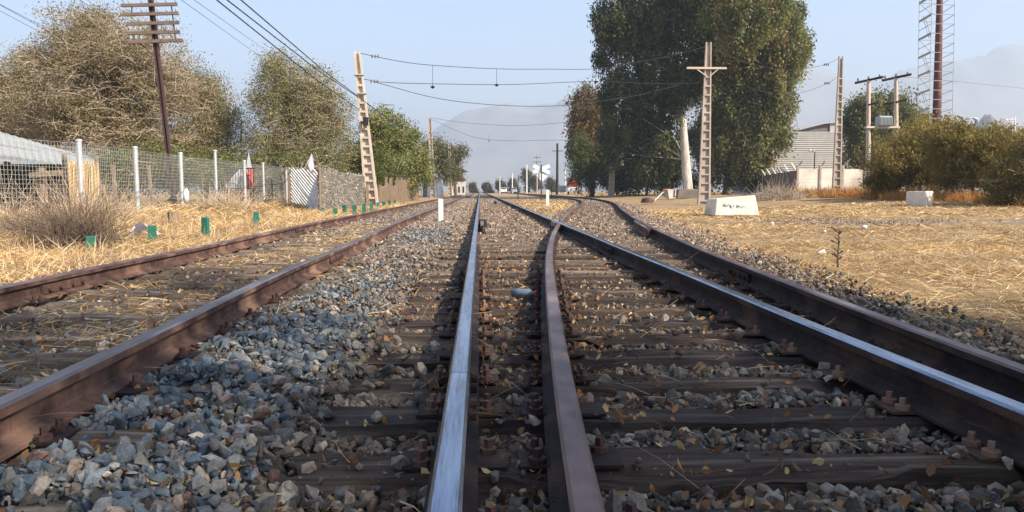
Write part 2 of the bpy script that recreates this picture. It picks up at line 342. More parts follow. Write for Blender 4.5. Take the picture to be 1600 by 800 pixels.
# ------------------------------------------------------------------ rails
PROF = [(-.067, -.150), (.067, -.150), (.067, -.139), (.014, -.118), (.009, -.106), (.009, -.050), (.036, -.038), (.036, -.009), (.027, 0), (-.027, 0), (-.036, -.009), (-.036, -.038), (-.009, -.050), (-.009, -.106), (-.014, -.118), (-.067, -.139)]
def rail(name, fx, y0, y1, mats, label, zoff=0.0, flange=0, step=None, joints=()):
    base = (float(fx(y0)), y0, 0); root = empty(name, base, label, 'rail', 'rails of the railway tracks')
    yy = [y0]
    while yy[-1] < y1: yy.append(min(y1, yy[-1] + (step or max(.35, yy[-1] * .05))))
    mb = MB(); V = []; n = len(PROF)
    for y in yy:
        x = float(fx(y)); d = Vector((float(fx(y + .2) - fx(y - .2)), .4, 0)).normalized(); s = Vector((d.y, -d.x, 0))
        wob = .002 * math.sin(y * 1.3)
        for a, b in PROF: V.append(Vector((x, y, RT_Z + zoff + b + wob)) + s * a)
    Fs = []; ms = []
    for i in range(len(yy) - 1):
        for j in range(n):
            k = (j + 1) % n; Fs.append((i * n + j, i * n + k, (i + 1) * n + k, (i + 1) * n + j)); ms.append(1 if j in (7, 8, 9) else 0)
    Fs += [tuple(range(n)), tuple(range((len(yy) - 1) * n, len(yy) * n))]; ms += [0, 0]
    mb.add(V, Fs); mb.m = ms; mb.build('rail_bar', mats, root)
    for jy in joints:
        for s in (-1, 1):
            x = float(fx(jy)); dx = float(fx(jy + .3) - fx(jy - .3)); ang = math.atan2(-dx, .6)
            f = MB(); f.box((x + s * .0245, jy, RT_Z - .085), (.026, .62, .066), rz=ang); fp = f.build('fishplate', mats[0], root, bevel=.004)
            for q in (-.24, -.09, .09, .24):
                b = MB(); b.tube([(x + s * .030 + dx / .6 * q, jy + q, RT_Z - .085), (x + s * .062 + dx / .6 * q, jy + q, RT_Z - .085)], .017, 6)
                b.build('bolt', mats[0], fp)
    return root
rail('rail', x_main_l, -1.5, 2.615, [M['rust_dark'], M['steel']], 'short near length of polished steel rail up to the joint gap', joints=())
rail('rail', x_main_l, 2.621, 10.6, [M['rust_dark'], M['steel']], 'polished middle length of rail beyond the first joint', joints=(2.618,))
rail('rail', x_main_l, 10.606, 700, [M['rust'], M['steel']], 'long far length of polished rail running to the vanishing point', joints=(10.603,))
rail('rail', x_main_r, -1.5, 700, [M['rust_dark'], M['steel']], 'polished rail crossed by the curved rusty rail', joints=(9.2, 27))
rail('rail', x_div, -1.5, 15.15, [M['rust_dark'], M['rust_top']], 'curved brown rail beside the polished rail, ending at the crossing', zoff=-.004, step=.3)
rail('rail', x_div, 15.9, 400, [M['rust'], M['rust_top']], 'rusty rail of the branch track beyond the crossing', zoff=-.004, joints=(24,))
rail('rail', x_div_r, -1.5, 400, [M['rust_dark'], M['rust_top']], 'rusty outermost rail along the dry straw field', joints=(6.4, 18))
rail('rail', x_left_r, -1.5, 500, [M['rust'], M['steel_worn']], 'rusty rail of the disused track beside the blue grey ballast', joints=(8.2, 20))
rail('rail', x_left_l, -1.5, 500, [M['rust'], M['rust_top']], 'rusty rail of the disused track next to the dry verge', joints=(5.9, 14, 30))
rail('guard_rail', lambda y: x_div_r(y) - .115, 12.6, 15.8, [M['rust'], M['rust_top']], 'short guard rail inside the outermost rusty rail', zoff=.006, step=.3)
rail('guard_rail', lambda y: x_main_l(y) + .115, 13.8, 17.2, [M['rust_dark'], M['rust_top']], 'short dark guard rail inside the polished rail', zoff=.004, step=.5)
fg = MB()
for s in (-1, 1):
    pts = [(-1.1, .09 * s), (-.2, .055 * s), (.7, .10 * s)]
    for (a, xa), (b, xb) in zip(pts, pts[1:]): fg.bar((1.63 + xa - .03, 15.3 + a, .1), (1.63 + xb + .02, 15.3 + b, .1), .05, .085)
fo = fg.build('crossing_frog', [M['steel_worn']], origin=(1.63, 15.3, .05)); tag(fo, 'worn steel crossing piece where the curved rail meets the polished rail', 'rail crossing')

# ------------------------------------------------------------------ sleepers
SL_Y = [1.66 + .48 * k for k in range(-2, 400)]
def sleeper_mesh(L, w=.25, h=.17, nxs=26, seed=0, ang=0.0, rough=1.0):
    r = np.random.default_rng(seed); nys = 7; xs_ = np.linspace(-L / 2, L / 2, nxs); yw = np.array([-1, -.86, -.45, .04, .5, .87, 1]) * w / 2
    V = []; e0 = r.uniform(-.05, .05, nys); e1 = r.uniform(-.05, .05, nys)
    crack = [(r.integers(1, 6), r.uniform(-L / 2, L / 4), r.uniform(.4, L * .9), r.uniform(.015, .045)) for _ in range(4)]
    for i, x in enumerate(xs_):
        for j, y in enumerate(yw):
            z = (-.024 - .03 * vnoise(x * 5, j + seed, seed + 9)) * rough if j in (0, 6) else 0.0
            z += (vnoise(x * 3 + seed, y * 25, seed) - .5) * .022 * rough
            for cj, cx, cl, cd in crack:
                if j == cj and cx < x < cx + cl: z -= cd * rough * (.6 + .4 * r.random())
            yy_ = y + (vnoise(x * 2.2 + seed * 3, j, seed + 5) - .5) * .045 * rough * (1 if j in (0, 1, 5, 6) else .5)
            xx = x + (e0[j] if i == 0 else e1[j] if i == nxs - 1 else 0)
            V.append((xx, yy_, z))
    n = len(V); Fs = [(i * nys + j, i * nys + j + 1, (i + 1) * nys + j + 1, (i + 1) * nys + j) for i in range(nxs - 1) for j in range(nys - 1)]
    ring = [i * nys for i in range(nxs)] + [(nxs - 1) * nys + j for j in range(1, nys)] + [i * nys + nys - 1 for i in range(nxs - 2, -1, -1)] + [j for j in range(nys - 2, 0, -1)]
    for k in ring: x, y, z = V[k]; V.append((x, y * 1.02, -h))
    m = len(ring); Fs += [(ring[k], ring[(k + 1) % m], n + (k + 1) % m, n + k) for k in range(m)]
    V = np.array(V); c, s = math.cos(ang), math.sin(ang); V = np.stack([V[:, 0] * c - V[:, 1] * s, V[:, 0] * s + V[:, 1] * c, V[:, 2]], -1)
    me = bpy.data.meshes.new('sleeper'); me.from_pydata(V.tolist(), [], Fs); me.update(); return me
def tie_plates(parent, xs_, y, ang=0):
    for x in xs_:
        b = MB(); b.box((x, y, .004), (.30, .15, .012), rz=ang); p = b.build('tie_plate', M['rust_dark'], parent, bevel=.002)
        for sx in (-.098, .098):
            for sy in (-.045, .045):
                if random.random() < .25: continue
                cx, cy = x + sx, y + sy; sc = MB(); sc.tube([(cx, cy, .008), (cx, cy, .026)], .026, 8); sc.tube([(cx, cy, .024), (cx, cy, .052)], .013, 4)
                sc.build('coach_screw', M['rust'], p)
ORD = ['first', 'second', 'third', 'fourth', 'fifth', 'sixth', 'seventh', 'eighth', 'ninth', 'tenth']
FOOT = []      # footprints (x0,x1,y centre, angle) used to keep ballast off sleepers
GS = 'timber sleepers under the rails'
far_s = MB(); vis = 0
for k, y in enumerate(SL_Y):
    if y < .6: continue
    sep = y > 21.5
    x0 = -.075 - .47 + random.uniform(-.07, .05); x1 = (float(x_outer(y)) + .45) if not sep else 2.1 + random.uniform(-.05, .05)
    if y > 150: break
    FOOT.append((x0, x1, y, 0))
    cnt = k - 2
    if y < 66:
        me = sleeper_mesh(x1 - x0, .25 if y < 6 else .24, nxs=44 if y < 8 else 16, seed=k, rough=1.0)
        me.materials.append(M[['wood_dark', 'wood_brown', 'wood_dark', 'wood_brown'][k % 4]] if y < 7 or (y < 10 and k % 2) else M['wood_grey'])  # timber past the near shade set paler, sunlight put into its colour
        o = bpy.data.objects.new('sleeper', me); COL.objects.link(o); o.location = ((x0 + x1) / 2, y, random.uniform(-.018, .004)); o.rotation_euler = (random.uniform(-.03, .03), random.uniform(-.004, .004), random.uniform(-.012, .012))
        nth = int(round((y - 1.66) / .48))
        if 0 <= nth < 9: lb = ('dark timber sleeper under the polished rails, ' + ORD[nth] + ' from the near edge')
        elif not sep: lb = 'dark cracked long timber sleeper shared by main and branch tracks, farther along'
        else: lb = 'brown timber sleeper under the main track beyond the crossing'
        tag(o, lb, 'railway sleeper', GS)
        if y < 7:
            tie_plates(o, [float(x_main_l(y)), float(x_main_r(y)), float(x_div(y)) + (.0 if x_div(y) > .25 else .03), float(x_div_r(y))], y)
    else: far_s.box(((x0 + x1) / 2, y, -.06), (x1 - x0, .24, .12))
for k in range(0, 330):
    y = 1.2 + .60 * k
    if y > 150: break
    xc = float(x_left_r(y)) - .835; L = 2.55 + random.uniform(-.12, .12); FOOT.append((xc - L / 2, xc + L / 2, y, 1))
    if y < 62:
        me = sleeper_mesh(L, .25, nxs=34 if y < 9 else 14, seed=500 + k, rough=1.3); me.materials.append(M['wood_grey'])
        o = bpy.data.objects.new('sleeper', me); COL.objects.link(o); o.location = (xc + random.uniform(-.04, .04), y, random.uniform(-.012, .002)); o.rotation_euler = (0, 0, random.uniform(-.02, .02))
        nth = k - 1
        lb = ('weathered grey brown sleeper under the rusty disused track, ' + ORD[nth] + ' from the near edge') if 0 <= nth < 8 else 'weathered grey brown sleeper farther along the rusty disused track'
        tag(o, lb, 'railway sleeper', GS)
        if y < 6: tie_plates(o, [float(x_left_r(y)), float(x_left_l(y))], y)
    else: far_s.box((xc, y, -.06), (L, .24, .12))
y = 21.9
while y < 130:
    xc = float(x_div(y)) + G / 2; sl = math.atan2(float(x_div(y + .5) - x_div(y - .5)), 1.0)
    FOOT.append((xc - 1.3, xc + 1.3, y, 2))
    if y < 62:
        me = sleeper_mesh(2.6, .25, nxs=14, seed=900 + int(y * 10), rough=1.2); me.materials.append(M['wood_grey'])
        o = bpy.data.objects.new('sleeper', me); COL.objects.link(o); o.location = (xc, y, -.004); o.rotation_euler = (0, 0, -sl)
        tag(o, 'weathered brown sleeper under the branch track beyond the crossing', 'railway sleeper', GS)
    else: far_s.box((xc, y, -.06), (2.6, .24, .12), rz=-sl)
    y += .6
fs = far_s.build('distant_sleepers', M['wood_grey']); tag(fs, 'distant sleepers merging into the ballast', 'railway sleepers', kind='stuff')

# ------------------------------------------------------------------ ballast stones
def hulls(n, npts, seed):
    r = np.random.default_rng(seed); res = []
    for i in range(n):
        P = r.normal(size=(npts, 3)); P /= np.linalg.norm(P, axis=1)[:, None]; P *= r.uniform(.72, 1.08, (npts, 1)); P *= np.array([r.uniform(.85, 1.25), r.uniform(.7, 1), r.uniform(.5, .8)])
        bm = bmesh.new(); vs = [bm.verts.new(p) for p in P]; bmesh.ops.convex_hull(bm, input=vs)
        for v in list(bm.verts):
            if not v.link_faces: bm.verts.remove(v)
        bmesh.ops.triangulate(bm, faces=bm.faces); bm.verts.index_update()
        res.append((np.array([v.co[:] for v in bm.verts]), np.array([[v.index for v in f.verts] for f in bm.faces]))); bm.free()
    return res
def rand_rot(n, r, tilt=1.0):
    q = r.normal(size=(n, 4)); q[:, 0] += (1 - tilt) * 3; q /= np.linalg.norm(q, axis=1)[:, None]; w, x, y, z = q.T
    return np.stack([np.stack([1 - 2 * (y * y + z * z), 2 * (x * y - z * w), 2 * (x * z + y * w)], -1), np.stack([2 * (x * y + z * w), 1 - 2 * (x * x + z * z), 2 * (y * z - x * w)], -1), np.stack([2 * (x * z - y * w), 2 * (y * z + x * w), 1 - 2 * (x * x + y * y)], -1)], -2)
def scatter(shapes, P, Sz, r, colr, tilt=1.0):
    Vs = []; Fs = []; Cs = []; off = 0; which = r.integers(0, len(shapes), len(P)); Rm = rand_rot(len(P), r, tilt)
    for k, (hv, hf) in enumerate(shapes):
        ix = np.nonzero(which == k)[0]
        if not len(ix): continue
        V = np.einsum('nij,vj->nvi', Rm[ix], hv) * Sz[ix][:, None, None] + P[ix][:, None, :]
        Fc = hf[None] + (np.arange(len(ix)) * len(hv))[:, None, None] + off
        Vs.append(V.reshape(-1, 3)); Fs.append(Fc.reshape(-1, 3)); Cs.append(np.repeat(colr[ix], len(hf), 0)); off += len(ix) * len(hv)
    return np.concatenate(Vs), np.concatenate(Fs), np.concatenate(Cs)
FY = np.array(sorted(set(round(f[2], 4) for f in FOOT if f[3] == 0))); LY = np.array([f[2] for f in FOOT if f[3] == 1]); DY = np.array([f[2] for f in FOOT if f[3] == 2])
def near(arr, y):
    i = np.clip(np.searchsorted(arr, y), 1, len(arr) - 1); return np.minimum(np.abs(y - arr[i]), np.abs(y - arr[i - 1]))
def on_sleeper(x, y):
    outx = x_outer(y); end = np.where(y < 21.5, outx + .45, 2.1)
    m = (near(FY, y) < .15) & (x > -.55) & (x < end)
    xc = x_left_r(y) - .835; m |= (near(LY, y) < .14) & (np.abs(x - xc) < 1.28)
    xd = x_div(y) + G / 2; m |= (y > 21.6) & (near(DY, y) < .14) & (np.abs(x - xd) < 1.3)
    return m
def on_rail(x, y):
    m = np.zeros(len(x), bool)
    for f in (x_main_l, x_main_r, x_div, x_div_r, x_left_r, x_left_l): m |= np.abs(x - f(y)) < .075
    return m
def stone_density(x, y):
    o = x_outer(y); xl = x_left_r(y)
    d = np.zeros(len(x)); mid = (x > xl) & (x < -.55); d[mid] = 1.0
    d[(x >= -.55) & (x <= 1.62)] = .9
    d[(x > 1.62) & (x < o)] = np.where(y[(x > 1.62) & (x < o)] < 20, .9, .75)
    med_ = (y > 24) & (x > 2.2) & (x < x_div(y) - .5); d[med_] = .12
    e = .55 + .35 * fbm(x * 0 + 3, y * .9, 77) + .25 * sstep(5, 14, y); d[(x >= o) & (x < o + e)] = .85; q = (x >= o + e) & (x < o + e + .5); d[q] = .15
    d[(x < xl) & (x > xl - 1.67)] = .07 + .25 * sstep(10, 16, y[(x < xl) & (x > xl - 1.67)]); d[(x <= xl - 1.67) & (x > xl - 2.3)] = .22
    thin = fbm(x * 1.1 + 9, y * .7, 21); d = d * np.where((y > 4.5) & (x > xl) & (x < -.55) & (y < 11), sstep(.38, .62, thin + .12 * (x < -1.0)) * .8 + .2, 1)
    pth = (x > o + 3) & (np.abs(y - (23 - .30 * x)) / (1.0 + .05 * x) < 1.3); d[pth] = .22 * sstep(.4, .6, fbm(x[pth] * .5, y[pth] * .8, 61))
    return d
PAL = np.array([lin(*c) for c in [(134, 128, 120), (146, 136, 124), (112, 108, 104), (162, 152, 138), (134, 120, 106), (104, 94, 84), (122, 120, 116), (176, 166, 150), (128, 100, 84), (92, 86, 80)]])
BLUE = np.array([lin(*c) for c in [(120, 128, 132), (104, 114, 120), (134, 138, 138), (128, 128, 124), (98, 106, 112), (146, 142, 136)]])
TAN = np.array([lin(*c) for c in [(188, 164, 142), (172, 150, 132), (202, 182, 162), (152, 132, 118), (166, 148, 136)]])
def stones(name, y0, y1, x0, x1, dens, rmin, rmax, shapes, seed, layers, label):
    r = np.random.default_rng(seed); n = int((x1 - x0) * (y1 - y0) * dens * layers); x = r.uniform(x0, x1, n); y = r.uniform(y0, y1, n)
    ok = (np.abs(x - .043 * y) < y * .76 + .35); x, y = x[ok], y[ok]; n = len(x)
    sl = on_sleeper(x, y); keep = (r.random(n) < stone_density(x, y)) & ~on_rail(x, y) & (~sl | (r.random(n) < .025 + .24 * sstep(9, 18, y)))
    x, y, sl = x[keep], y[keep], sl[keep]; n = len(x); sz = rmin + (rmax - rmin) * r.random(n) ** 2.6
    lay = r.random(n); gh = ground_h(x, y); between = (x > -.55) & (x < x_outer(y) + .45)
    heap = .025 * sstep(.3, .7, fbm(x * 1.3, y * 1.3, 55)) + .02 * sstep(-1.40, -1.15, x) * sstep(-.5, -.75, x)
    top = np.where(between, gh + .016 + .026 * lay + .02 * sstep(.45, .7, fbm(x * 1.6, y * 1.6, 58)) + .008 * sstep(-.05, -.3, x), gh + .035 * lay + heap * lay)
    z = np.where(sl, sz * .3 + .0, top + sz * .15 + .012 * sstep(6, 14, y))
    u = r.random(n); pc = PAL[r.integers(0, len(PAL), n)]; bl = BLUE[r.integers(0, len(BLUE), n)]; tn = TAN[r.integers(0, len(TAN), n)]
    bz = sstep(-1.55, -1.35, x) * sstep(-.55, -.85, x) * sstep(8.5, 6, y) * (.5 + .45 * sstep(.4, .6, fbm(x * 2, y * 1.2, 59))) + .1 * sstep(2.8, 1.8, y) * sstep(-.3, -.7, x) + .6 * sstep(14.5, 12.8, np.abs(y - 13.5) + 11.5) * (x < -.5) * (x > -1.5)
    tz = sstep(6, 13, y) * .75 + .15  # farther stones turn tan: straw dust, plus sunlight put into the colour
    c = np.where((u < bz)[:, None], bl, np.where((r.random(n) < tz)[:, None], tn, pc)); c = c * r.uniform(.6, 1.12, (n, 1)) * (.84 + .2 * sstep(6, 14, y) + .24 * sstep(-.5, -.9, x) * sstep(9, 7, y))[:, None] * np.where((x < -.6)[:, None], np.array([.97, 1, 1.02]), np.array([1.03, 1, .95]))  # stones brightened far off and on the left, painting sunlight into them
    V, Fc, Cc = scatter(shapes, np.stack([x, y, z], -1), sz, r, c, .8)
    o = big(name, V, Fc, M['stone'], Cc); tag(o, label, kind='stuff'); return o
H1 = hulls(24, 15, 1); H2 = hulls(12, 9, 2); H3 = hulls(8, 6, 3)
stones('ballast_gravel', .9, 4.6, -3.6, 4.2, 1400, .010, .042, H1, 11, 2.0, 'crushed stone ballast between the near sleepers')
stones('ballast_gravel', 4.6, 11, -7.0, 8, 900, .015, .036, H2, 12, 1.5, 'crushed stone ballast in the middle distance')
stones('ballast_gravel', 11, 26, -4.3, 14, 330, .022, .05, H3, 13, 1.3, 'dusty ballast, coloured pale as if sunlit, around the crossing')
stones('ballast_gravel', 26, 75, -4.3, 11, 90, .035, .07, H3, 14, 1.0, 'distant dusty ballast, coloured as if sunlit, along the tracks')

# ------------------------------------------------------------------ straw, dead leaves, twigs (stuff)
def blades(name, x, y, z, length, width, colr, seed, upright=0.0, label='', m='straw', bend=.25):
    r = np.random.default_rng(seed); n = len(x); a = r.uniform(0, 2 * np.pi, n); el = np.abs(r.normal(0, .22, n)) + upright * r.uniform(.3, 1.25, n); el = np.clip(el, 0, 1.5)
    d = np.stack([np.cos(a) * np.cos(el), np.sin(a) * np.cos(el), np.sin(el)], -1); s = np.cross(d, r.normal(size=(n, 3))); s /= np.linalg.norm(s, axis=1)[:, None]
    p = np.stack([x, y, z], -1); L = length[:, None]; w = width[:, None]; b = r.normal(size=(n, 3)) * L * bend; b[:, 2] = -np.abs(b[:, 2]) * (.4 + upright)
    p1 = p + d * L * .5 + b * .2; p2 = p + d * L + b * .8; p2[:, 2] = np.maximum(p2[:, 2], z - .01)
    V = np.stack([p - s * w, p + s * w, p1 - s * w * .8, p1 + s * w * .8, p2 - s * w * .3, p2 + s * w * .3], 1).reshape(-1, 3)
    b0 = np.arange(n)[:, None] * 6; Fc = np.concatenate([b0 + np.array([[0, 1, 3, 2]]), b0 + np.array([[2, 3, 5, 4]])], 0); cc = np.concatenate([colr, colr], 0)
    o = big(name, V, Fc, M[m], cc)
    if label: tag(o, label, kind='stuff')
    return o
STR = np.array([lin(*c) for c in [(226, 200, 158), (206, 176, 132), (184, 148, 108), (236, 216, 182), (146, 112, 80), (214, 188, 150), (164, 136, 104)]])
def pick(pal, n, r, v=(.7, 1.15)): return pal[r.integers(0, len(pal), n)] * r.uniform(*v, (n, 1))
r = np.random.default_rng(30)
def field(n, x0, x1, y0, y1, wmask, lmin, lmax, w0, seed, up, name, label, pal=STR, hz_=None):
    r = np.random.default_rng(seed); y = y0 + (y1 - y0) * r.random(n) ** 1.0; x = r.uniform(x0, x1, n); k = r.random(n) < wmask(x, y); x, y = x[k], y[k]; n = len(x)
    z = ground_h(x, y) + (.004 if hz_ is None else hz_(x, y) * r.random(n))
    return blades(name, x, y, z, r.uniform(lmin, lmax, n), w0 * (.6 + .8 * r.random(n)) * np.maximum(1, y / 9), pick(pal, n, r) * (.84 + .36 * sstep(.32, .62, fbm(x * .55, y * .8, 91)))[:, None] * np.array([1.03, .99, .84]), seed + 1, up, label)
rm = lambda x, y: sstep(.55, 1.2, x - x_outer(y)) * (.25 + .75 * sstep(.35, .6, fbm(x * .9, y * .9, 31))) * (1 - .8 * (np.abs(y - (23 - .30 * x)) / (1 + .05 * x) < 1.5))
field(60000, 2.8, 13, 3.2, 12, rm, .05, .20, .0024, 41, .18, 'dry_grass', 'mown golden straw lying beside the outermost rail')
field(70000, 3.4, 34, 12, 34, rm, .08, .28, .003, 43, .2, 'dry_grass', 'golden straw field in the middle distance')
lm = lambda x, y: sstep(-3.75, -4.4, x) * (.4 + .6 * sstep(.35, .6, fbm(x * .9, y * .9, 33)))
field(75000, -13, -3.6, 5, 20, lm, .06, .32, .0026, 45, .35, 'dry_grass', 'tangled straw on the verge by the green stakes', hz_=lambda x, y: .10 * sstep(-5, -7, x) * fbm(x, y, 8) * 2)
field(45000, -14, -3.6, 20, 42, lm, .1, .4, .003, 47, .4, 'dry_grass', 'dry grass along the fence line', hz_=lambda x, y: .2 * sstep(-5.5, -8, x) * fbm(x, y, 8) * 2)
cm = lambda x, y: .12 + .88 * ((x > -1.5) & (x < -.5) & (y > 4.6) & (y < 9)) * sstep(.42, .6, fbm(x * 1.2, y * 1.2, 35))
field(15000, -3.9, 3.2, 2, 20, lambda x, y: cm(x, y) * (~on_rail(x, y)), .04, .16, .0018, 49, .25, 'dry_grass', 'scattered straw among sleepers and ballast', hz_=lambda x, y: .06 + 0 * x)
field(15000, -3.1, -1.7, 2.0, 18, lambda x, y: .8 * sstep(.35, .6, fbm(x * 1.3, y * 1.1, 36)) * (~on_rail(x, y)), .04, .17, .0018, 51, .15, 'dry_grass', 'straw strewn over the disused track', hz_=lambda x, y: .065 + 0 * x)
med_m = lambda x, y: ((x > 2.3) & (x < x_div(y) - .6)) * 1.0
field(16000, 2, 7, 24, 60, med_m, .08, .25, .003, 53, .3, 'dry_grass', 'dry grass in the wedge between main and branch tracks')
# tall tufts in front of shrubs, on the right
def tufts(cx, cy, n, per, rad, h0, h1, seed, pal, label, w=.006, base=None):
    r = np.random.default_rng(seed); tx = cx(r, n); ty = cy(r, n); x = np.repeat(tx, per) + r.normal(0, rad, n * per); y = np.repeat(ty, per) + r.normal(0, rad, n * per); z = ground_h(x, y)
    hs = np.repeat(r.uniform(.6, 1, n), per); L = hs * r.uniform(h0, h1, n * per); return blades('dry_grass', x, y, z, L, np.full(len(x), w), pick(pal, len(x), r), seed + 1, 1.15, label, bend=.18)
ORG = np.array([lin(*c) for c in [(196, 138, 72), (170, 112, 58), (214, 160, 90), (150, 100, 56), (206, 166, 110)]])
def strip(pxa, pxb, Ya, Yb):
    def fx(r, n): t = r.random(n); strip.t = t; return ((pxa + (pxb - pxa) * t - 750) / F * 1.03) * (Ya + (Yb - Ya) * t) + r.normal(0, .5, n)
    def fy(r, n): return Ya + (Yb - Ya) * strip.t + r.normal(0, 1.2, n)
    return fx, fy
fx, fy = strip(1240, 1420, 50, 37); tufts(fx, fy, 420, 26, .14, .4, 1.05, 61, ORG, 'tall orange dry grass before the white wall', .010)
fx, fy = strip(1400, 1660, 37, 26); tufts(fx, fy, 380, 24, .12, .3, .85, 63, ORG, 'tall dry grass at the foot of the shrubs', .007)
fx, fy = strip(1180, 1260, 44, 48); tufts(fx, fy, 130, 24, .16, .3, .7, 65, STR * .75, 'tangled grey brown dry grass by the eucalyptus', .008)
fx, fy = strip(150, 460, 17, 36); tufts(fx, fy, 330, 24, .14, .12, .38, 67, STR, 'tall straw along the foot of the fence', .006)
fx, fy = strip(-40, 200, 13, 15); tufts(fx, fy, 150, 26, .12, .15, .5, 69, STR * .85, 'tangled straw on the near verge', .005)
tufts(lambda r, n: r.uniform(-9, -3.9, n), lambda r, n: r.uniform(6, 24, n), 420, 22, .09, .10, .38, 68, STR * .9, 'rooted tufts of dry grass on the verge', .004)
tufts(lambda r, n: r.uniform(3.6, 12, n), lambda r, n: 4 + 20 * r.random(n), 260, 16, .08, .06, .22, 66, STR * .85, 'short rooted tufts in the straw field', .003)
# dead leaves
r = np.random.default_rng(71); n = 9500; y = 1.2 + 8 * r.random(n) ** 1.4; x = r.uniform(-3.2, 3.2, n); w = .25 + .75 * ((x > .2) & (x < .75)) + .7 * ((x > -.05) & (x < .2)) + .25 * (x < -1.5); k = (r.random(n) < w) & ~on_rail(x, y); x, y = x[k], y[k]; n = len(x)
z = np.where(on_sleeper(x, y), .006, ground_h(x, y) + .055 + .015 * r.random(n)); L = r.uniform(.008, .023, n)
Rm = rand_rot(n, r, .45); q = np.array([[-1, 0, .15], [-.3, -.55, 0], [.5, -.5, .12], [1.1, 0, .3], [.4, .55, .05], [-.35, .5, .18]])
V = (np.einsum('nij,vj->nvi', Rm, q) * L[:, None, None] + np.stack([x, y, z], -1)[:, None, :]).reshape(-1, 3)
LP = np.array([lin(*c) for c in [(176, 140, 94), (150, 110, 72), (122, 84, 56), (196, 166, 116), (96, 68, 50), (168, 116, 66), (110, 84, 62)]])
o = big('dead_leaves', V, np.arange(n)[:, None] * 6 + np.arange(6)[None], M['leaf_litter'], pick(LP, n, r)); tag(o, 'fallen brown and yellow leaves among the ballast', kind='stuff')
r = np.random.default_rng(75); n = 42000; y = 1.2 + 13 * r.random(n) ** 1.5; x = r.uniform(-4, 4.2, n); w = .55 + .45 * (x > .2) * (x < .8); w = w * sstep(.3, .55, fbm(x * 1.5, y * 1.5, 76)); k = (r.random(n) < w) & ~on_rail(x, y) & (x < x_outer(y) + 1); x, y = x[k], y[k]; n = len(x)
z = np.where(on_sleeper(x, y), .004, ground_h(x, y) + .050 + .02 * r.random(n)); L = r.uniform(.003, .009, n); Rm = rand_rot(n, r, .5); q4 = np.array([[-1.4, -.4, 0], [.2, -.6, .2], [1.3, .3, 0], [-.2, .5, .3]])
V = (np.einsum('nij,vj->nvi', Rm, q4) * L[:, None, None] + np.stack([x, y, z], -1)[:, None, :]).reshape(-1, 3)
o = big('leaf_debris', V, np.arange(n)[:, None] * 4 + np.arange(4)[None], M['leaf_litter'], pick(LP * .75, n, r)); tag(o, 'fine brown leaf crumbs and dust over stones and sleepers', kind='stuff')
# twigs
r = np.random.default_rng(73); n = 900; y = r.uniform(1.3, 9, n); x = r.uniform(-3.2, 3, n); k = ~on_rail(x, y); x, y = x[k], y[k]; n = len(x)
blades('twig_litter', x, y, np.full(n, .012), r.uniform(.06, .24, n), r.uniform(.0012, .0026, n), pick(np.array([lin(150, 122, 92), lin(110, 88, 68), lin(190, 165, 130)]), n, r), 74, .1, 'small dry twigs lying on the ballast')

# ------------------------------------------------------------------ trees
def greens(*cs): return np.array([lin(*c) for c in cs])
EUC = greens((78, 84, 48), (98, 98, 56), (62, 70, 42), (120, 112, 66), (130, 118, 76), (84, 90, 58), (132, 110, 72)) * np.array([.94, 1.04, .95])
EUC_D = greens((46, 58, 40), (58, 68, 44), (40, 52, 38), (70, 76, 48))
BRN = greens((126, 110, 78), (112, 96, 66), (142, 126, 96), (100, 92, 60), (118, 112, 74), (88, 84, 54))
OLV = greens((110, 108, 64), (126, 118, 76), (92, 94, 54), (140, 128, 90), (84, 84, 48))
GRN = greens((92, 104, 46), (110, 118, 54), (76, 90, 40), (128, 124, 64), (66, 78, 38))
YEL = greens((136, 120, 56), (116, 106, 50), (152, 132, 68), (94, 92, 46), (128, 104, 54))
RED = greens((122, 90, 62), (104, 84, 54), (138, 106, 74), (86, 84, 46), (96, 92, 52))
def quads(P, L, W, droop, r):
    n = len(P); d = r.normal(size=(n, 3)); d /= np.linalg.norm(d, axis=1)[:, None]; d[:, 2] -= droop; d /= np.linalg.norm(d, axis=1)[:, None]
    s = np.cross(d, r.normal(size=(n, 3))); s /= np.linalg.norm(s, axis=1)[:, None]; L = L[:, None]; W = W[:, None]
    return np.stack([P, P + d * L * .5 + s * W, P + d * L, P + d * L * .5 - s * W], 1).reshape(-1, 3)
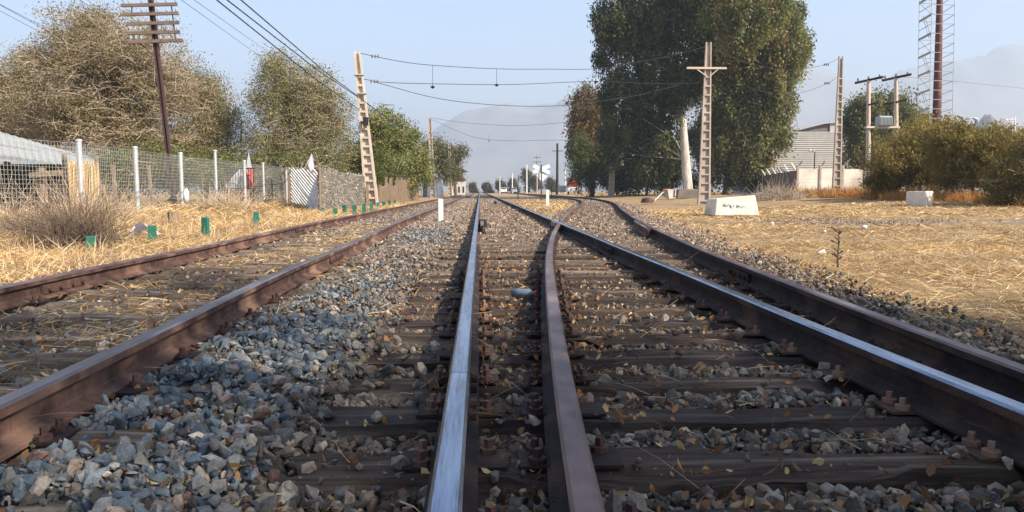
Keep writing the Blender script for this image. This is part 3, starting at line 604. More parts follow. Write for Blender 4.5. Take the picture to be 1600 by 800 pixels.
def tree(name, label, cat, base, blobs, n_leaves, leaf, pal, droop=.3, trunk=.2, clump=.45, trunk_mat='bark', twigs=0, twig_mat='twig', seed=1, group=None, density=1.0, trunks=None, hang=0.0, twig_r=.018, shell=.45, mat_='leaf'):
    """blobs: (px, py, Y, radius_x px, radius_z px, radius_y m)"""
    r = np.random.default_rng(seed); base = np.array(base, float); root = empty(name, base, label, cat, group); clump *= .78
    B = []
    for bx, by, Y, rx, rz, ry in blobs: B.append((at(bx, by, Y), rx * PX(Y), ry, rz * PX(Y)))
    wts = np.array([(b[1] * b[2] * b[3]) ** .72 for b in B]); wts /= wts.sum()
    tb = MB(); anchors = []
    tks = trunks or [base]
    mean = sum(b[0] * w for b, w in zip(B, wts)); t0 = base; top = t0 + np.array([(mean[0] - t0[0]) * .6, (mean[1] - t0[1]) * .6, (mean[2] - t0[2]) * 1.15])
    def axis_pt(u): return t0 + (top - t0) * u + np.array([math.sin(u * 5 + seed), math.cos(u * 4 + seed), 0]) * trunk * .5 * u
    tb.tube([t0 + (0, 0, -.3), axis_pt(.04), axis_pt(.2), axis_pt(.4), axis_pt(.7), axis_pt(1.0)], [trunk * 1.45, trunk * 1.05, trunk * .92, trunk * .75, trunk * .5, trunk * .22], 10)
    for (c, rx, ry, rz) in B:
        u = float(np.clip((c[2] - t0[2]) / (top[2] - t0[2]) - .16 - .5 * abs(c[0] - mean[0]) / (top[2] - t0[2]), .22, .92)); hfork = axis_pt(u)
        mid = (hfork + c) / 2 + r.normal(0, .10, 3) * rx + np.array([0, 0, .1 * rz]); k = min(1.0, .25 + rx / 8) * (1.1 - u * .6) * (.6 if u < .4 else 1)
        tb.tube([hfork, mid, c, c + np.array([r.normal(0, .2) * rx, 0, rz * .55])], [trunk * .42 * k, trunk * .30 * k, trunk * .16 * k, trunk * .05], 7)
        anchors.append((hfork, mid, c))
    tb.build('trunk', M[trunk_mat], root, smooth=True)
    # leaf clusters
    ncl = max(12, int(n_leaves / 55)); bi = r.choice(len(B), ncl, p=wts); cc = np.zeros((ncl, 3)); aim = np.zeros((ncl, 3))
    for i in range(ncl):
        c, rx, ry, rz = B[bi[i]]; d = r.normal(size=3); d /= np.linalg.norm(d); rad = r.random() ** shell * (.62 + .62 * vnoise(d[0] * 2.6 + 7 * bi[i] + 5, d[2] * 2.6 + d[1] + 5, seed))
        cc[i] = c + d * rad * np.array([rx, ry, rz]); aim[i] = anchors[bi[i]][1] * .3 + anchors[bi[i]][2] * .7
    cc[:, 2] = np.maximum(cc[:, 2], base[2] + .15)
    per = np.maximum(6, (n_leaves / ncl * r.uniform(.12, 1.9, ncl)).astype(int)); ids = np.repeat(np.arange(ncl), per); n = len(ids)
    off = r.normal(size=(n, 3)) * clump * r.uniform(.55, 1.2, ncl)[ids][:, None]
    if hang: off[:, 2] = off[:, 2] * 1.3 - np.abs(r.normal(0, hang, n)); off[:, :2] *= .62
    P = cc[ids] + off; P[:, 2] = np.maximum(P[:, 2], base[2] + .05)
    ccol = pal[r.integers(0, len(pal), ncl)]; col_ = (ccol[ids] * .6 + pal[r.integers(0, len(pal), n)] * .4) * r.uniform(.8, 1.2, (n, 1))
    V = quads(P, leaf[0] * r.uniform(.4, 1.55, n), leaf[1] * r.uniform(.45, 1.5, n), droop, r)
    big('crown', V, np.arange(n * 4).reshape(-1, 4), M[mat_], col_, root)
    # twigs
    tw = MB(); nt = min(ncl, 260) if twigs == 0 else ncl
    for i in range(0, ncl, max(1, ncl // nt)):
        a = aim[i]; b = cc[i]; m_ = (a + b) / 2 + r.normal(0, .08, 3) * np.linalg.norm(b - a); tw.tube([a, m_, b], [twig_r * 1.6, twig_r, twig_r * .4], 3, cap=False)
    for i in range(twigs):
        b = cc[r.integers(0, ncl)]; d = r.normal(size=3); d[2] = abs(d[2]) * .6 - .1; d /= np.linalg.norm(d); L = r.uniform(.5, 1.9) * clump / .45; p1 = b + d * L * .5 + r.normal(0, .1, 3); p2 = b + d * L + np.array([0, 0, -L * r.uniform(0, .5)]); 
        tw.tube([b - d * .4, b, p1, p2], [twig_r * .9, twig_r * .75, twig_r * .6, twig_r * .35], 3, cap=False)
    if tw.v and ncl > 300: tw.build('branch', M[twig_mat], root)
    return root
def gb(px, Y, z=None): d = ray(px, 300); X = d[0] / d[1] * Y; return (X, Y, float(ground_h(X, Y)) if z is None else z)
# right: eucalyptus pair
GE = 'tall eucalyptus trees beside the track'
tree('eucalyptus_tree', 'tall dark eucalyptus with a forked white trunk, left of the lattice post', 'tree', gb(1076, 76),
     [(1000, 60, 78, 66, 70, 4.5), (980, 10, 78, 52, 60, 4), (1060, 10, 77, 60, 60, 4.5), (1090, -50, 77, 90, 60, 5), (1000, 140, 79, 62, 50, 4.5), (985, 205, 80, 50, 48, 4), (1030, 210, 80, 44, 50, 4), (1060, 110, 76, 48, 60, 4), (1020, 255, 80, 55, 30, 3.5), (960, 40, 78, 34, 34, 3), (940, 88, 79, 16, 16, 1.5), (948, 150, 80, 14, 18, 1.5), (936, 20, 78, 14, 18, 1.5), (955, 235, 80, 16, 20, 1.5), (1100, 215, 86, 26, 50, 2.5), (1095, 275, 86, 24, 24, 2), (1085, 30, 74, 34, 60, 3), (1100, -20, 74, 34, 50, 3), (1098, 95, 76, 24, 40, 2.5), (1058, 150, 75, 26, 22, 2)],
     106000, (.34, .085), np.concatenate([EUC_D * 1.3, EUC[:4]]), .9, .50, .62, 'bark_pale', seed=81, group=GE, hang=.5, twig_r=.05)
tree('eucalyptus_tree', 'tall sunlit eucalyptus with olive drooping foliage, right of the lattice post', 'tree', gb(1136, 84),
     [(1150, 20, 70, 62, 60, 4.5), (1215, 50, 76, 46, 45, 4), (1140, -40, 72, 80, 50, 5), (1200, 0, 71, 44, 40, 4), (1150, 95, 78, 55, 50, 4), (1205, 120, 77, 38, 46, 3.5), (1150, 170, 79, 50, 44, 3.6), (1190, 200, 78, 36, 48, 3.2), (1120, 215, 80, 34, 46, 3), (1165, 240, 79, 36, 38, 3), (1235, 85, 77, 26, 22, 2.5), (1122, 165, 80, 28, 46, 3), (1105, 120, 79, 30, 44, 3.2), (1112, 255, 82, 22, 30, 2.5), (1215, 160, 78, 24, 34, 2.6), (1255, 62, 77, 16, 18, 1.6), (1246, 100, 78, 14, 12, 1.4), (1238, 22, 76, 18, 20, 1.6), (1222, 205, 78, 14, 24, 1.5), (1180, 262, 79, 20, 16, 1.5)],
     128000, (.33, .08), EUC * 1.4, .9, .5, .60, 'bark_pale', seed=82, group=GE, hang=.55, twig_r=.05)
tree('pepper_tree', 'drooping reddish brown tree at the end of the eucalyptus row', 'tree', gb(925, 98),
     [(915, 165, 98, 32, 36, 3.5), (908, 205, 97, 26, 40, 3), (940, 200, 99, 26, 50, 3)], 26000, (.36, .085), RED, 1.0, .3, .6, seed=83, hang=.7)
tree('pepper_tree', 'green drooping tree beside the red truck', 'tree', gb(925, 92),
     [(915, 262, 92, 30, 34, 3), (945, 250, 92, 28, 40, 3), (905, 235, 93, 20, 36, 2.5), (965, 270, 91, 30, 30, 3)], 26000, (.30, .055), GRN * .75, 1.0, .3, .55, seed=84, hang=.6)
tree('bush', 'dark bush under the tall eucalyptus', 'bush', gb(1010, 84), [(980, 280, 84, 40, 24, 3), (1035, 275, 85, 34, 28, 3), (1050, 255, 84, 22, 34, 2.5)], 24000, (.26, .06), EUC_D * .8, .6, .15, .5, seed=85)
tree('bush', 'dark green bush between the second eucalyptus and the white wall', 'bush', gb(1175, 80), [(1165, 275, 80, 34, 24, 3), (1205, 285, 82, 22, 14, 2)], 12000, (.22, .05), EUC * .8, .5, .15, .5, seed=86)
tree('tree', 'dense green tree behind the transformer poles', 'tree', gb(1375, 78),
     [(1345, 185, 78, 32, 40, 3.5), (1385, 180, 79, 40, 42, 4), (1420, 200, 80, 26, 36, 3), (1350, 235, 77, 34, 36, 3), (1400, 240, 78, 36, 36, 3)], 52000, (.28, .08), EUC * 1.1, .8, .35, .55, seed=87, hang=.3)
GY_ = 'yellow green shrubs at the edge of the straw field'
tree('shrub', 'yellow green shrub nearest the concrete cube, with feathery branches', 'shrub', gb(1440, 38), [(1420, 262, 38, 66, 38, 1.6), (1380, 285, 39, 36, 20, 1.2), (1450, 235, 38, 40, 44, 1.6)], 44000, (.15, .026), YEL * 1.1, -.7, .08, .22, seed=91, group=GY_, twigs=220, twig_mat='bark', twig_r=.012)
tree('shrub', 'tall yellow green shrub below the street lamp', 'shrub', gb(1520, 34), [(1520, 255, 34, 70, 55, 2.0), (1490, 225, 34, 44, 34, 1.6), (1560, 240, 33, 46, 42, 1.6)], 60000, (.14, .026), YEL * 1.2, -.7, .08, .22, seed=92, group=GY_, twigs=280, twig_mat='bark', twig_r=.012)
tree('shrub', 'dark olive shrub at the photo edge with dry twigs below', 'shrub', gb(1600, 28), [(1590, 285, 28, 52, 44, 1.5), (1640, 255, 28, 60, 60, 2)], 46000, (.12, .022), YEL * .85, -.6, .08, .2, seed=93, group=GY_, twigs=260, twig_mat='twig', twig_r=.01)
tree('shrub', 'yellow green shrub top behind the others, under the steel stack', 'shrub', gb(1445, 46), [(1440, 225, 46, 46, 34, 2), (1400, 245, 46, 40, 30, 2), (1510, 222, 46, 60, 22, 2), (1580, 225, 45, 60, 22, 2)], 36000, (.18, .032), YEL * 1.25, -.7, .08, .3, seed=94, group=GY_, twigs=120, twig_mat='bark')
# left trees
GL = 'trees behind the wire fence'
tree('tree', 'orange brown tree at the left edge of the photo', 'tree', gb(10, 46), [(-10, 150, 46, 70, 60, 3), (40, 130, 47, 40, 45, 2.5), (30, 200, 46, 70, 40, 3), (48, 92, 47, 22, 18, 1.5)], 38000, (.09, .036), BRN * 1.5, .2, .25, .4, seed=101, group=GL, twigs=700, twig_r=.014)
tree('tree', 'biggest brown leaved tree full of tangled pale branches, behind the crossarm pole', 'tree', gb(190, 40),
     [(150, 80, 40, 80, 62, 4), (105, 105, 40, 46, 55, 3), (220, 90, 40, 70, 60, 4), (160, 150, 40, 105, 62, 4.5), (260, 150, 41, 52, 60, 3), (90, 185, 40, 60, 55, 3), (190, 210, 40, 100, 50, 4), (150, 38, 41, 42, 26, 2)],
     98000, (.088, .034), BRN * 1.35, .25, .4, .42, seed=102, group=GL, twigs=4200, twig_r=.013)
tree('tree', 'olive tree between the crossarm pole and the bare grey bush', 'tree', gb(320, 46), [(310, 160, 46, 46, 48, 3), (325, 138, 46, 34, 32, 2.5), (345, 190, 46, 34, 40, 2.5), (300, 225, 45, 60, 45, 3), (340, 235, 45, 40, 40, 2.5)], 40000, (.09, .036), np.concatenate([OLV, BRN[:2]]) * 1.35, .2, .25, .38, seed=103, group=GL, twigs=500, twig_r=.013)
tree('bare_bush', 'bare grey twiggy bush with hardly any leaves', 'bush', gb(375, 48), [(375, 190, 48, 34, 50, 2), (385, 225, 47, 34, 36, 2)], 5000, (.06, .02), greens((150, 140, 130), (130, 118, 108)), .1, .12, .34, seed=104, twigs=1500, twig_mat='twig_grey', twig_r=.010)
tree('tree', 'rounded olive green tree left of the leaning lattice post', 'tree', gb(460, 44),
     [(440, 135, 44, 46, 45, 3), (490, 150, 44, 46, 50, 3), (455, 190, 44, 70, 50, 3.5), (515, 190, 44, 38, 45, 2.5), (430, 235, 43, 60, 42, 3), (500, 235, 43, 54, 38, 3), (432, 100, 44, 24, 22, 1.5)],
     66000, (.088, .034), OLV * 1.3, .2, .3, .38, seed=105, group=GL, twigs=1500, twig_r=.011)
tree('tree', 'low dark green tree just behind the leaning lattice post', 'tree', gb(560, 50), [(560, 255, 50, 28, 30, 2), (590, 262, 50, 26, 28, 2)], 18000, (.10, .04), GRN * .8, .2, .15, .35, seed=106, group=GL)
tree('tree', 'yellow green tree right of the leaning lattice post', 'tree', gb(615, 56),
     [(598, 195, 56, 26, 30, 2.2), (590, 225, 56, 32, 42, 2.5), (632, 228, 57, 34, 42, 2.6), (610, 265, 55, 40, 34, 2.6), (655, 262, 57, 26, 34, 2)],
     36000, (.13, .055), np.concatenate([GRN, OLV[:2]]) * 1.35, .25, .2, .4, seed=107, group=GL, twigs=260)
tree('tree', 'grey green tree behind the white shack', 'tree', gb(690, 108), [(680, 235, 108, 24, 26, 3), (690, 265, 108, 24, 26, 3), (664, 250, 104, 16, 30, 2)], 14000, (.26, .08), OLV * .8, .4, .3, .6, seed=108, group=GL)
tree('tree', 'slim tree leaning over the small red roofed house', 'tree', gb(712, 130), [(708, 245, 130, 16, 22, 2.5), (722, 237, 130, 10, 12, 1.5), (706, 270, 130, 14, 20, 2)], 8000, (.3, .09), OLV * .75, .5, .25, .6, seed=109, group=GL)
tree('hedge', 'low green hedge growing behind the wire fence', 'hedge', gb(250, 32), [(180, 268, 31, 60, 36, 1.2), (260, 262, 32, 60, 40, 1.3), (340, 268, 34, 50, 36, 1.3), (420, 272, 38, 56, 34, 1.4), (500, 268, 40, 50, 30, 1.4)], 72000, (.08, .03), np.concatenate([GRN * 1.1, OLV]), .2, .06, .28, seed=110, twigs=300)
# far tree line
GF_ = 'distant trees on the horizon'
for i, (px, top, w, lb) in enumerate([(782, 283, 9, 'lowest round distant tree next to the white van'), (800, 281, 8, 'small distant tree left of the two taller ones'), (822, 262, 9, 'tallest pointed distant tree left of the crossing sign'), (836, 274, 8, 'distant tree directly behind the crossing sign'),
                                      (760, 288, 7, 'tiny far tree nearest the vanishing point'), (862, 280, 10, 'distant tree between crossing sign and black pole'), (738, 290, 6, 'tiny far tree beside the small house')]):
    Y = 260; mid = (top + 300) / 2
    tree('tree', lb, 'tree', (gb(px, Y)[0], Y, -.05), [(px, mid - 2, Y, w, (300 - top) / 2, 2.2), (px + w * .5, mid + 5, Y + 3, w * .8, (300 - top) / 3, 2)], 3000, (.5, .18), OLV * .55, .2, .2, .6, seed=120 + i, group=GF_)
# trees on the sunny side, out of frame, that throw the dappled shade over the near track
def shade_tree(x, y, h, r_, n, seed, label):
    rr = np.random.default_rng(seed); root = empty('tree', (x, y, -.05), label, 'tree'); tb = MB(); tb.tube([(x, y, -.2), (x + .1, y, h * .5), (x, y + .2, h)], [.3, .22, .08], 8)
    ncl = int(n / 340); d = rr.normal(size=(ncl, 3)); d /= np.linalg.norm(d, axis=1)[:, None]; cc = np.array([x, y, h]) + d * (rr.random((ncl, 1)) ** .5) * np.array(r_); ids = rr.integers(0, ncl, n)
    for c in cc: tb.tube([(x, y, h * .7), c], [.05, .015], 3, cap=False)
    tb.build('trunk', M['bark'], root); P = cc[ids] + rr.normal(0, .34, (n, 3)); V = quads(P, rr.uniform(.08, .2, n), rr.uniform(.02, .045, n), .6, rr)
    big('crown', V, np.arange(n * 4).reshape(-1, 4), M['leaf'], pick(EUC, n, rr), root)
shade_tree(13.6, -4.6, 8.6, (3.5, 3.8, 2.0), 26000, 131, 'leafy tree standing off to the right of the near track')
shade_tree(8.6, -3.9, 9.4, (2.4, 3.2, 2.2), 7000, 133, 'thin sparse tree off to the right of the near track')
shade_tree(9.0, -6.2, 7.5, (3.0, 3.2, 2.6), 20000, 135, 'leafy tree standing alone on the sunny side of the tracks')

# ------------------------------------------------------------------ lattice concrete posts
def lattice_post(bx, Y, top, label, wb, wt, m, n=16, arm=None, group='concrete lattice posts of the overhead line', zbase=None, dark=False, open_top=.985):
    """bx: base px, top: (px,py) top; widths in metres"""
    b = np.array(gb(bx, Y)); t = at(top[0], top[1], Y); root = empty('lattice_post', b, label, 'utility post', group); b = b - (0, 0, .3)
    def P(s, u): c = b + (t - b) * u; w = (wb + (wt - wb) * u) / 2; return c + np.array([s * w, 0, 0])
    fl = MB()
    for s in (-1, 1): fl.add([P(s, 0) + d for d in ((-.055, -.11, 0), (.055, -.11, 0), (.055, .11, 0), (-.055, .11, 0))] + [P(s, 1) + d for d in ((-.035, -.07, 0), (.035, -.07, 0), (.035, .07, 0), (-.035, .07, 0))], [(0, 1, 2, 3), (4, 5, 6, 7), (0, 1, 5, 4), (1, 2, 6, 5), (2, 3, 7, 6), (3, 0, 4, 7)])
    fl.build('flange', M[m], root)
    wb_ = MB(); wb_.add([P(-1, .02) + (0, .03, 0), P(1, .02) + (0, .03, 0), P(1, open_top) + (0, .03, 0), P(-1, open_top) + (0, .03, 0), P(-1, .02) + (0, .07, 0), P(1, .02) + (0, .07, 0), P(1, open_top) + (0, .07, 0), P(-1, open_top) + (0, .07, 0)], [(0, 1, 2, 3), (4, 5, 6, 7), (0, 1, 5, 4), (2, 3, 7, 6), (1, 2, 6, 5), (0, 3, 7, 4)])
    wb_.build('web', M[m], root)
    for i in range(1, n): u = i / n * .9; MB().bar(P(-1, u), P(1, u), .17, .09).build('rung', M[m], root)
    if arm:
        z = at(arm[0], arm[1], Y)[2]; c = b + (t - b) * ((z - b[2]) / (t[2] - b[2])); a = MB(); a.bar(c + (-arm[2], -.13, 0), c + (arm[3], -.13, 0), .10, .11)
        for s, L in ((-1, arm[2]), (1, arm[3])): a.bar(c + (s * L * .6, -.13, 0), c + (s * .1, -.13, -.45), .05, .05)
        a.build('crossarm', M['concrete'], root)
    return root, t
lp_l, _ = lattice_post(582, 34, (558, 80), 'leaning cream concrete lattice post on the fence line, holding the near wires', .52, .20, 'concrete', 17)
lp_r, _ = lattice_post(1100, 43, (1107, 66), 'tall grey brown lattice post in front of the eucalyptus, with a short crossarm', .62, .26, 'concrete_grey', 17, arm=(1105, 107, 1.25, 1.05))
lattice_post(1307, 54, (1314, 88), 'lattice post standing before the white wall', .56, .24, 'concrete_grey', 17)
lattice_post(677, 88, (671, 183), 'distant lattice post beside the white shack', .55, .30, 'concrete_grey', 12)
lattice_post(703, 118, (702, 224), 'far lattice post before the small red roofed house, carrying a lamp arm', .6, .34, 'concrete_grey', 10)
lattice_post(955, 82, (958, 212), 'dark lattice post standing among the drooping trees', .6, .36, 'concrete_grey', 10)
bd = MB()
bp = at(562, 150, 34)
for (px, py) in ((561, 117), (565, 146)): q = at(px, py, 34); bd.box(q, (.44, .30, .05))
bd.build('band', M['galv'], lp_l)
bd = MB(); q = at(572, 190, 33.8); bd.box(q + (0, -.1, 0), (.22, .2, .35)); bd.build('junction_box', M['black'], lp_l)
# street lamp behind the left post
lr = empty('street_lamp', gb(585, 62), 'street lamp whose flat grey head sticks out over the yellow green tree', 'street lamp')
a = MB(); q0 = at(588, 300, 62); q1 = at(590, 172, 62); q2 = at(600, 164, 62); q3 = at(604, 163.5, 62); a.tube([gb(588, 62), q1], [.09, .06], 8); a.tube([q1, q2, q3], .035, 6); a.build('pole', M['galv'], lr)
b = MB(); b.box(at(609, 163, 62), (.75, .3, .12)); b.build('lamp_head', M['transformer'], lr, bevel=.03)

# wires
def wire(name, label, pts, r=.014, m='wire', sub=6, group='overhead wires'):
    """pts: list of (px,py,Y) -> smooth tube"""
    P = np.array([at(*p) for p in pts]); t = np.arange(len(P)); tt = np.linspace(0, len(P) - 1, (len(P) - 1) * sub + 1)
    Q = np.stack([spline(t, P[:, k], tt) for k in range(3)], -1) if len(P) > 2 else np.stack([np.interp(tt, t, P[:, k]) for k in range(3)], -1)
    root = empty(name, Q[0], label, 'wire', group); mb = MB(); mb.tube(list(Q), r, 4); mb.build('cable', M[m], root); return root
def insulator(parent, px, py, Y, s=.1, horiz=True):
    c = Vector(at(px, py, Y)); mb = MB()
    for d in (-.14, .0, .14): mb.tube([c + Vector((d - .03, 0, 0)), c + Vector((d, 0, 0)), c + Vector((d + .03, 0, 0))], [.04, s, .05], 8) if horiz else mb.tube([c + Vector((0, 0, d * .6 - .03)), c + Vector((0, 0, d * .6)), c + Vector((0, 0, d * .6 + .03))], [.03, s, .03], 8)
    mb.build('insulator', M['insul'], parent)
def dropper(parent, x0, y0, x1, y1, Y):
    mb = MB(); a = at(x0, y0, Y); b = at(x1, y1, Y); mb.tube([a, b], .010, 4); mb.tube([b + (0, 0, .04), b + (0, 0, -.02), b + (0, 0, -.10)], [.02, .12, .03], 8); mb.build('dropper', M['wire'], parent)
w1 = wire('overhead_wire', 'topmost cross wire strung from the leaning post to the tall lattice post', [(562, 83, 34), (620, 95, 35), (676, 102, 36), (776, 107.5, 38), (860, 108, 39.5), (932, 107, 41), (1025, 92, 42), (1104, 73, 43)])
for x, y0, y1, Y in ((676, 102, 135, 36), (776, 107, 132, 38), (931, 107, 127, 41), (1025, 92, 136, 42)): dropper(w1, x, y0, x + (3 if x > 1000 else 0), y1, Y)
insulator(w1, 586, 88, 34.4); insulator(w1, 1060, 83, 42.5)
w2 = wire('overhead_wire', 'middle cross wire below the topmost one', [(566, 123, 34), (600, 128.5, 34.7), (680, 131, 36), (800, 132, 38.5), (930, 127, 41), (1000, 130, 42), (1070, 131, 43), (1104, 128, 43)]); insulator(w2, 585, 127, 34.3)
w3 = wire('overhead_wire', 'lowest sagging cross wire of the near span', [(585, 128, 34.3), (680, 153, 36), (760, 163, 37.5), (830, 166, 39), (885, 164, 40), (980, 152, 41.5), (1062, 133, 43)])
w4 = wire('overhead_wire', 'upper wire between the tall lattice post and the post before the wall', [(1109, 73, 43), (1160, 96, 46), (1210, 107, 49), (1240, 109, 50), (1285, 102, 52), (1312, 91, 54)]); insulator(w4, 1291, 101, 52.5)
w5 = wire('overhead_wire', 'lower wire reaching the post before the wall', [(1109, 104, 43), (1180, 140, 47), (1243, 146, 50), (1291, 131, 52.5), (1311, 118, 54)]); insulator(w5, 1292, 130, 52.5)
w6 = wire('overhead_wire', 'thin stay hanging right of the eucalyptus', [(1240, 109, 50), (1241, 150, 50), (1247, 205, 50)], r=.01)
for i, (pa, pb, lb) in enumerate([((372, -4, 16.2), (572, 160, 34), 'thick upper cable running along the fence line to the leaning post'), ((350, -4, 16.0), (560, 152, 34), 'middle cable running along the fence line'), ((334, -4, 15.6), (562, 172, 34), 'lower cable running along the fence line')]):
    A = at(*pa); B = at(*pb); root = empty('overhead_cable', B, lb, 'cable', 'cables along the fence line'); mb = MB(); ext = A + (A - B) * .6
    mid = (A + B) / 2 + np.array([0, 0, -.10]); farp = B + np.array([-.3, 34, 2.2]); mb.tube([ext, A, mid, B, (B + farp) / 2 + np.array([0, 0, -.9]), farp], .016, 5); mb.build('cable', M['wire'], root)
for i, (a, b, lb) in enumerate([((0, 8, 30), (70, 46, 36), 'upper thin telephone wire at the top left corner'), ((0, 17, 30), (66, 52, 36), 'lower thin telephone wire at the top left corner'), ((-5, 4, 30), (64, 40, 36), 'highest thin telephone wire at the top left corner'),
                                ((278, -4, 24), (420, 98, 46), 'faint wire descending between the crossarm pole and the olive tree'), ((298, -4, 24), (410, 75, 46), 'second faint wire descending towards the olive tree'), ((118, -4, 33), (170, 30, 38), 'short wire end above the biggest brown tree')]):
    wire('telephone_wire', lb, [a, b], r=.010, group='telephone wires')
for i, (pts, lb) in enumerate([([(673, 186, 88), (740, 214, 88), (800, 220, 87), (870, 219, 86), (955, 222, 82)], 'lower far cross wire with small weights'), ([(672, 184, 88), (730, 192, 88), (820, 196, 86), (955, 184, 82)], 'upper far cross wire')]):
    w = wire('overhead_wire', lb, pts, r=.016)
    if i == 0:
        for x, y0, y1 in ((764, 210, 219),): dropper(w, x, y0, x, y1 + 1, 88)

# telephone pole with crossarms
Yp = 26; pb = np.array(gb(274, Yp)); pt = at(233, -22, Yp)
tp = empty('telephone_pole', pb, 'leaning dark brown pole with five insulator crossarms', 'utility pole')
mb = MB(); dx = .055
for s in (-1, 1): mb.bar(pb + (s * dx, 0, -.3), pt + (s * dx, 0, 0), .045, .13, up=(0, 1, 0))
mb.bar(pb + (0, .02, -.3), pt + (0, .02, 0), .07, .04, up=(0, 1, 0)); mb.build('mast', M['pole_brown'], tp)
for i, (py, xl, xr) in enumerate([(9, 192, 279), (23, 194, 281), (37.5, 201, 282), (52, 202, 283), (66, 203, 288)]):
    ca = MB(); yo = -.12; A = at(xl, py + 1, Yp) + (0, yo, 0); B = at(xr, py - 1 if i < 4 else py - 2, Yp) + (0, yo, 0); ca.bar(A, B, .09, .10); c = ca.build('crossarm', M['crossarm'], tp)
    for px in (xl + 4, xl + 12, 224 if i < 2 else xl + 20, 248 + i * 1.2, 262 + i * 1, 277 + i * .8):
        q = at(px, py - 3, Yp) + (0, yo, 0); ins = MB(); ins.tube([q + (0, 0, -.06), q + (0, 0, .02), q + (0, 0, .03), q + (0, 0, .10), q + (0, 0, .13)], [.012, .012, .036, .04, .015], 8); ins.build('insulator', M['insul_glass'], c)
st = MB()
for a, b in (((269, 10, Yp), (275, 62, Yp)), ((207, 12, Yp), (207, 26, Yp)), ((218, 66, Yp), (240, 86, Yp))): st.bar(at(*a) + (0, -.05, 0), at(*b) + (0, -.05, 0), .03)
st.build('brace', M['pole_brown'], tp)

# ------------------------------------------------------------------ wire fence on the left
fence = empty('wire_fence', (-10, 19, 0), 'wire mesh fence on round galvanised posts along the verge', 'fence')
FP = [(-10.9, 12.4), (-10.4, 15.7)] + [gb(p, q)[:2] for p, q in ((127, 18.9), (214, 21.9), (284, 25.2), (338, 28.4), (383, 31.6), (412, 34.2), (440, 37))]
for i, (x, y) in enumerate(FP):
    z0 = float(ground_h(x, y)); h = 2.0 + (.25 if i == 5 else 0); p = MB(); p.tube([(x, y, z0 - .1), (x, y, h)], .066 if i < 5 else .055, 10); p.tube([(x, y, h), (x, y, h + .05), (x, y, h + .06)], [.08, .075, .02], 10); p.build('post', M['galv'], fence, smooth=False)
mw = MB()
for (xa, ya), (xb, yb) in zip(FP, FP[1:]):
    L = math.hypot(xb - xa, yb - ya); nv = int(L / .10); z0 = float(ground_h(xa, ya))
    for k in range(nv):
        t = k / nv; x = xa + (xb - xa) * t; y = ya + (yb - ya) * t; mw.bar((x, y, z0), (x, y, 1.93), .006)
    for z in np.arange(z0 + .1, 1.95, .10): mw.bar((xa, ya, z), (xb, yb, z), .006)
mw.build('mesh_panel', M['mesh_wire'], fence)
# thin wooden stakes inside the fence
for (px, y0, Y, lb) in [(232, 258, 25.5, 'thin leaning wooden stake right of the second tall fence post'), (176, 258, 21.5, 'squared wooden stake beside the reed screen'), (312, 262, 29, 'thin pale stake between two fence posts'), (100, 240, 19.3, 'wooden stake at the edge of the reed screen under the shed roof'), (150, 243, 20.5, 'wooden stake at the far side of the reed screen'), (441, 262, 35, 'short brown stake close to the slatted gate')]:
    t_ = at(px, y0, Y); b = gb(px + 6, Y); o = MB().bar((b[0], b[1], b[2] - .1), t_, .09).build('wooden_stake', M['timber'], origin=b, bevel=.008); tag(o, lb, 'stake', 'wooden stakes behind the fence')
# green marker stakes
GRS = 'short green stakes along the disused track'
for i, (px, py, hh) in enumerate([(143, 395, 23), (239, 380, 25), (322, 372, 30), (401, 356, 23), (504, 333, 9), (524, 337, 12), (538.5, 334, 14), (554, 334, 14), (569, 332, 14), (580.5, 329, 13), (591, 326, 10), (600, 324, 9.5), (609, 322, 9), (617, 320, 8)]):
    b = onz(px, py, .02 if i > 3 else -.01); Y = b[1]; w = .11 if i < 4 else .13; o = MB().box((b[0], b[1], hh * PX(Y) / 2 - .02), (w, w * .7, hh * PX(Y) + .06), rz=random.uniform(-.3, .3), jit=.006)
    o = o.build('green_stake', M['green'], origin=(b[0], b[1], 0), bevel=.006)
    lb = ['green stake in the brush, nearest the photo edge', 'green stake beside the white crumpled sheet', 'tallest near green stake, third from the photo edge', 'green stake standing alone near the straw heap'][i] if i < 4 else 'small green stake in the row before the grey screen and picket fence'
    tag(o, lb, 'stake', GRS)
# slatted gate
g0 = np.array(gb(448, 35)); g1 = np.array(gb(499, 27.5)); gate = empty('slatted_gate', g0, 'gate of pale diagonal slats between galvanised post and grey screen', 'gate')
def gp(u, z): p = g0 + (g1 - g0) * u; return np.array([p[0], p[1], z])
sl = MB(); zt0, zt1 = 1.82, 1.55
for k in range(-11, 14):
    u0 = k * .085; pts = []
    for q in np.linspace(0, 1, 21):
        u = u0 + q * .95; z = 1.75 - q * 1.75
        if .14 <= u <= 1.0 and z < zt0 + (zt1 - zt0) * u: pts.append(gp(u, max(z, .05)))
    if len(pts) > 1: sl.bar(pts[0], pts[-1], .045, .085)
sl.build('slat', M['white'], gate)
fr = MB(); fr.bar(gp(.12, 0), gp(.12, 1.75), .16, .12); fr.build('frame', M['timber'], gate)
fr = MB(); fr.tube([gp(.0, -.1), gp(.0, 1.85)], .06, 8); fr.tube([gp(0, 1.80), gp(.12, 1.8)], .03, 6); fr.build('post', M['galv'], gate)
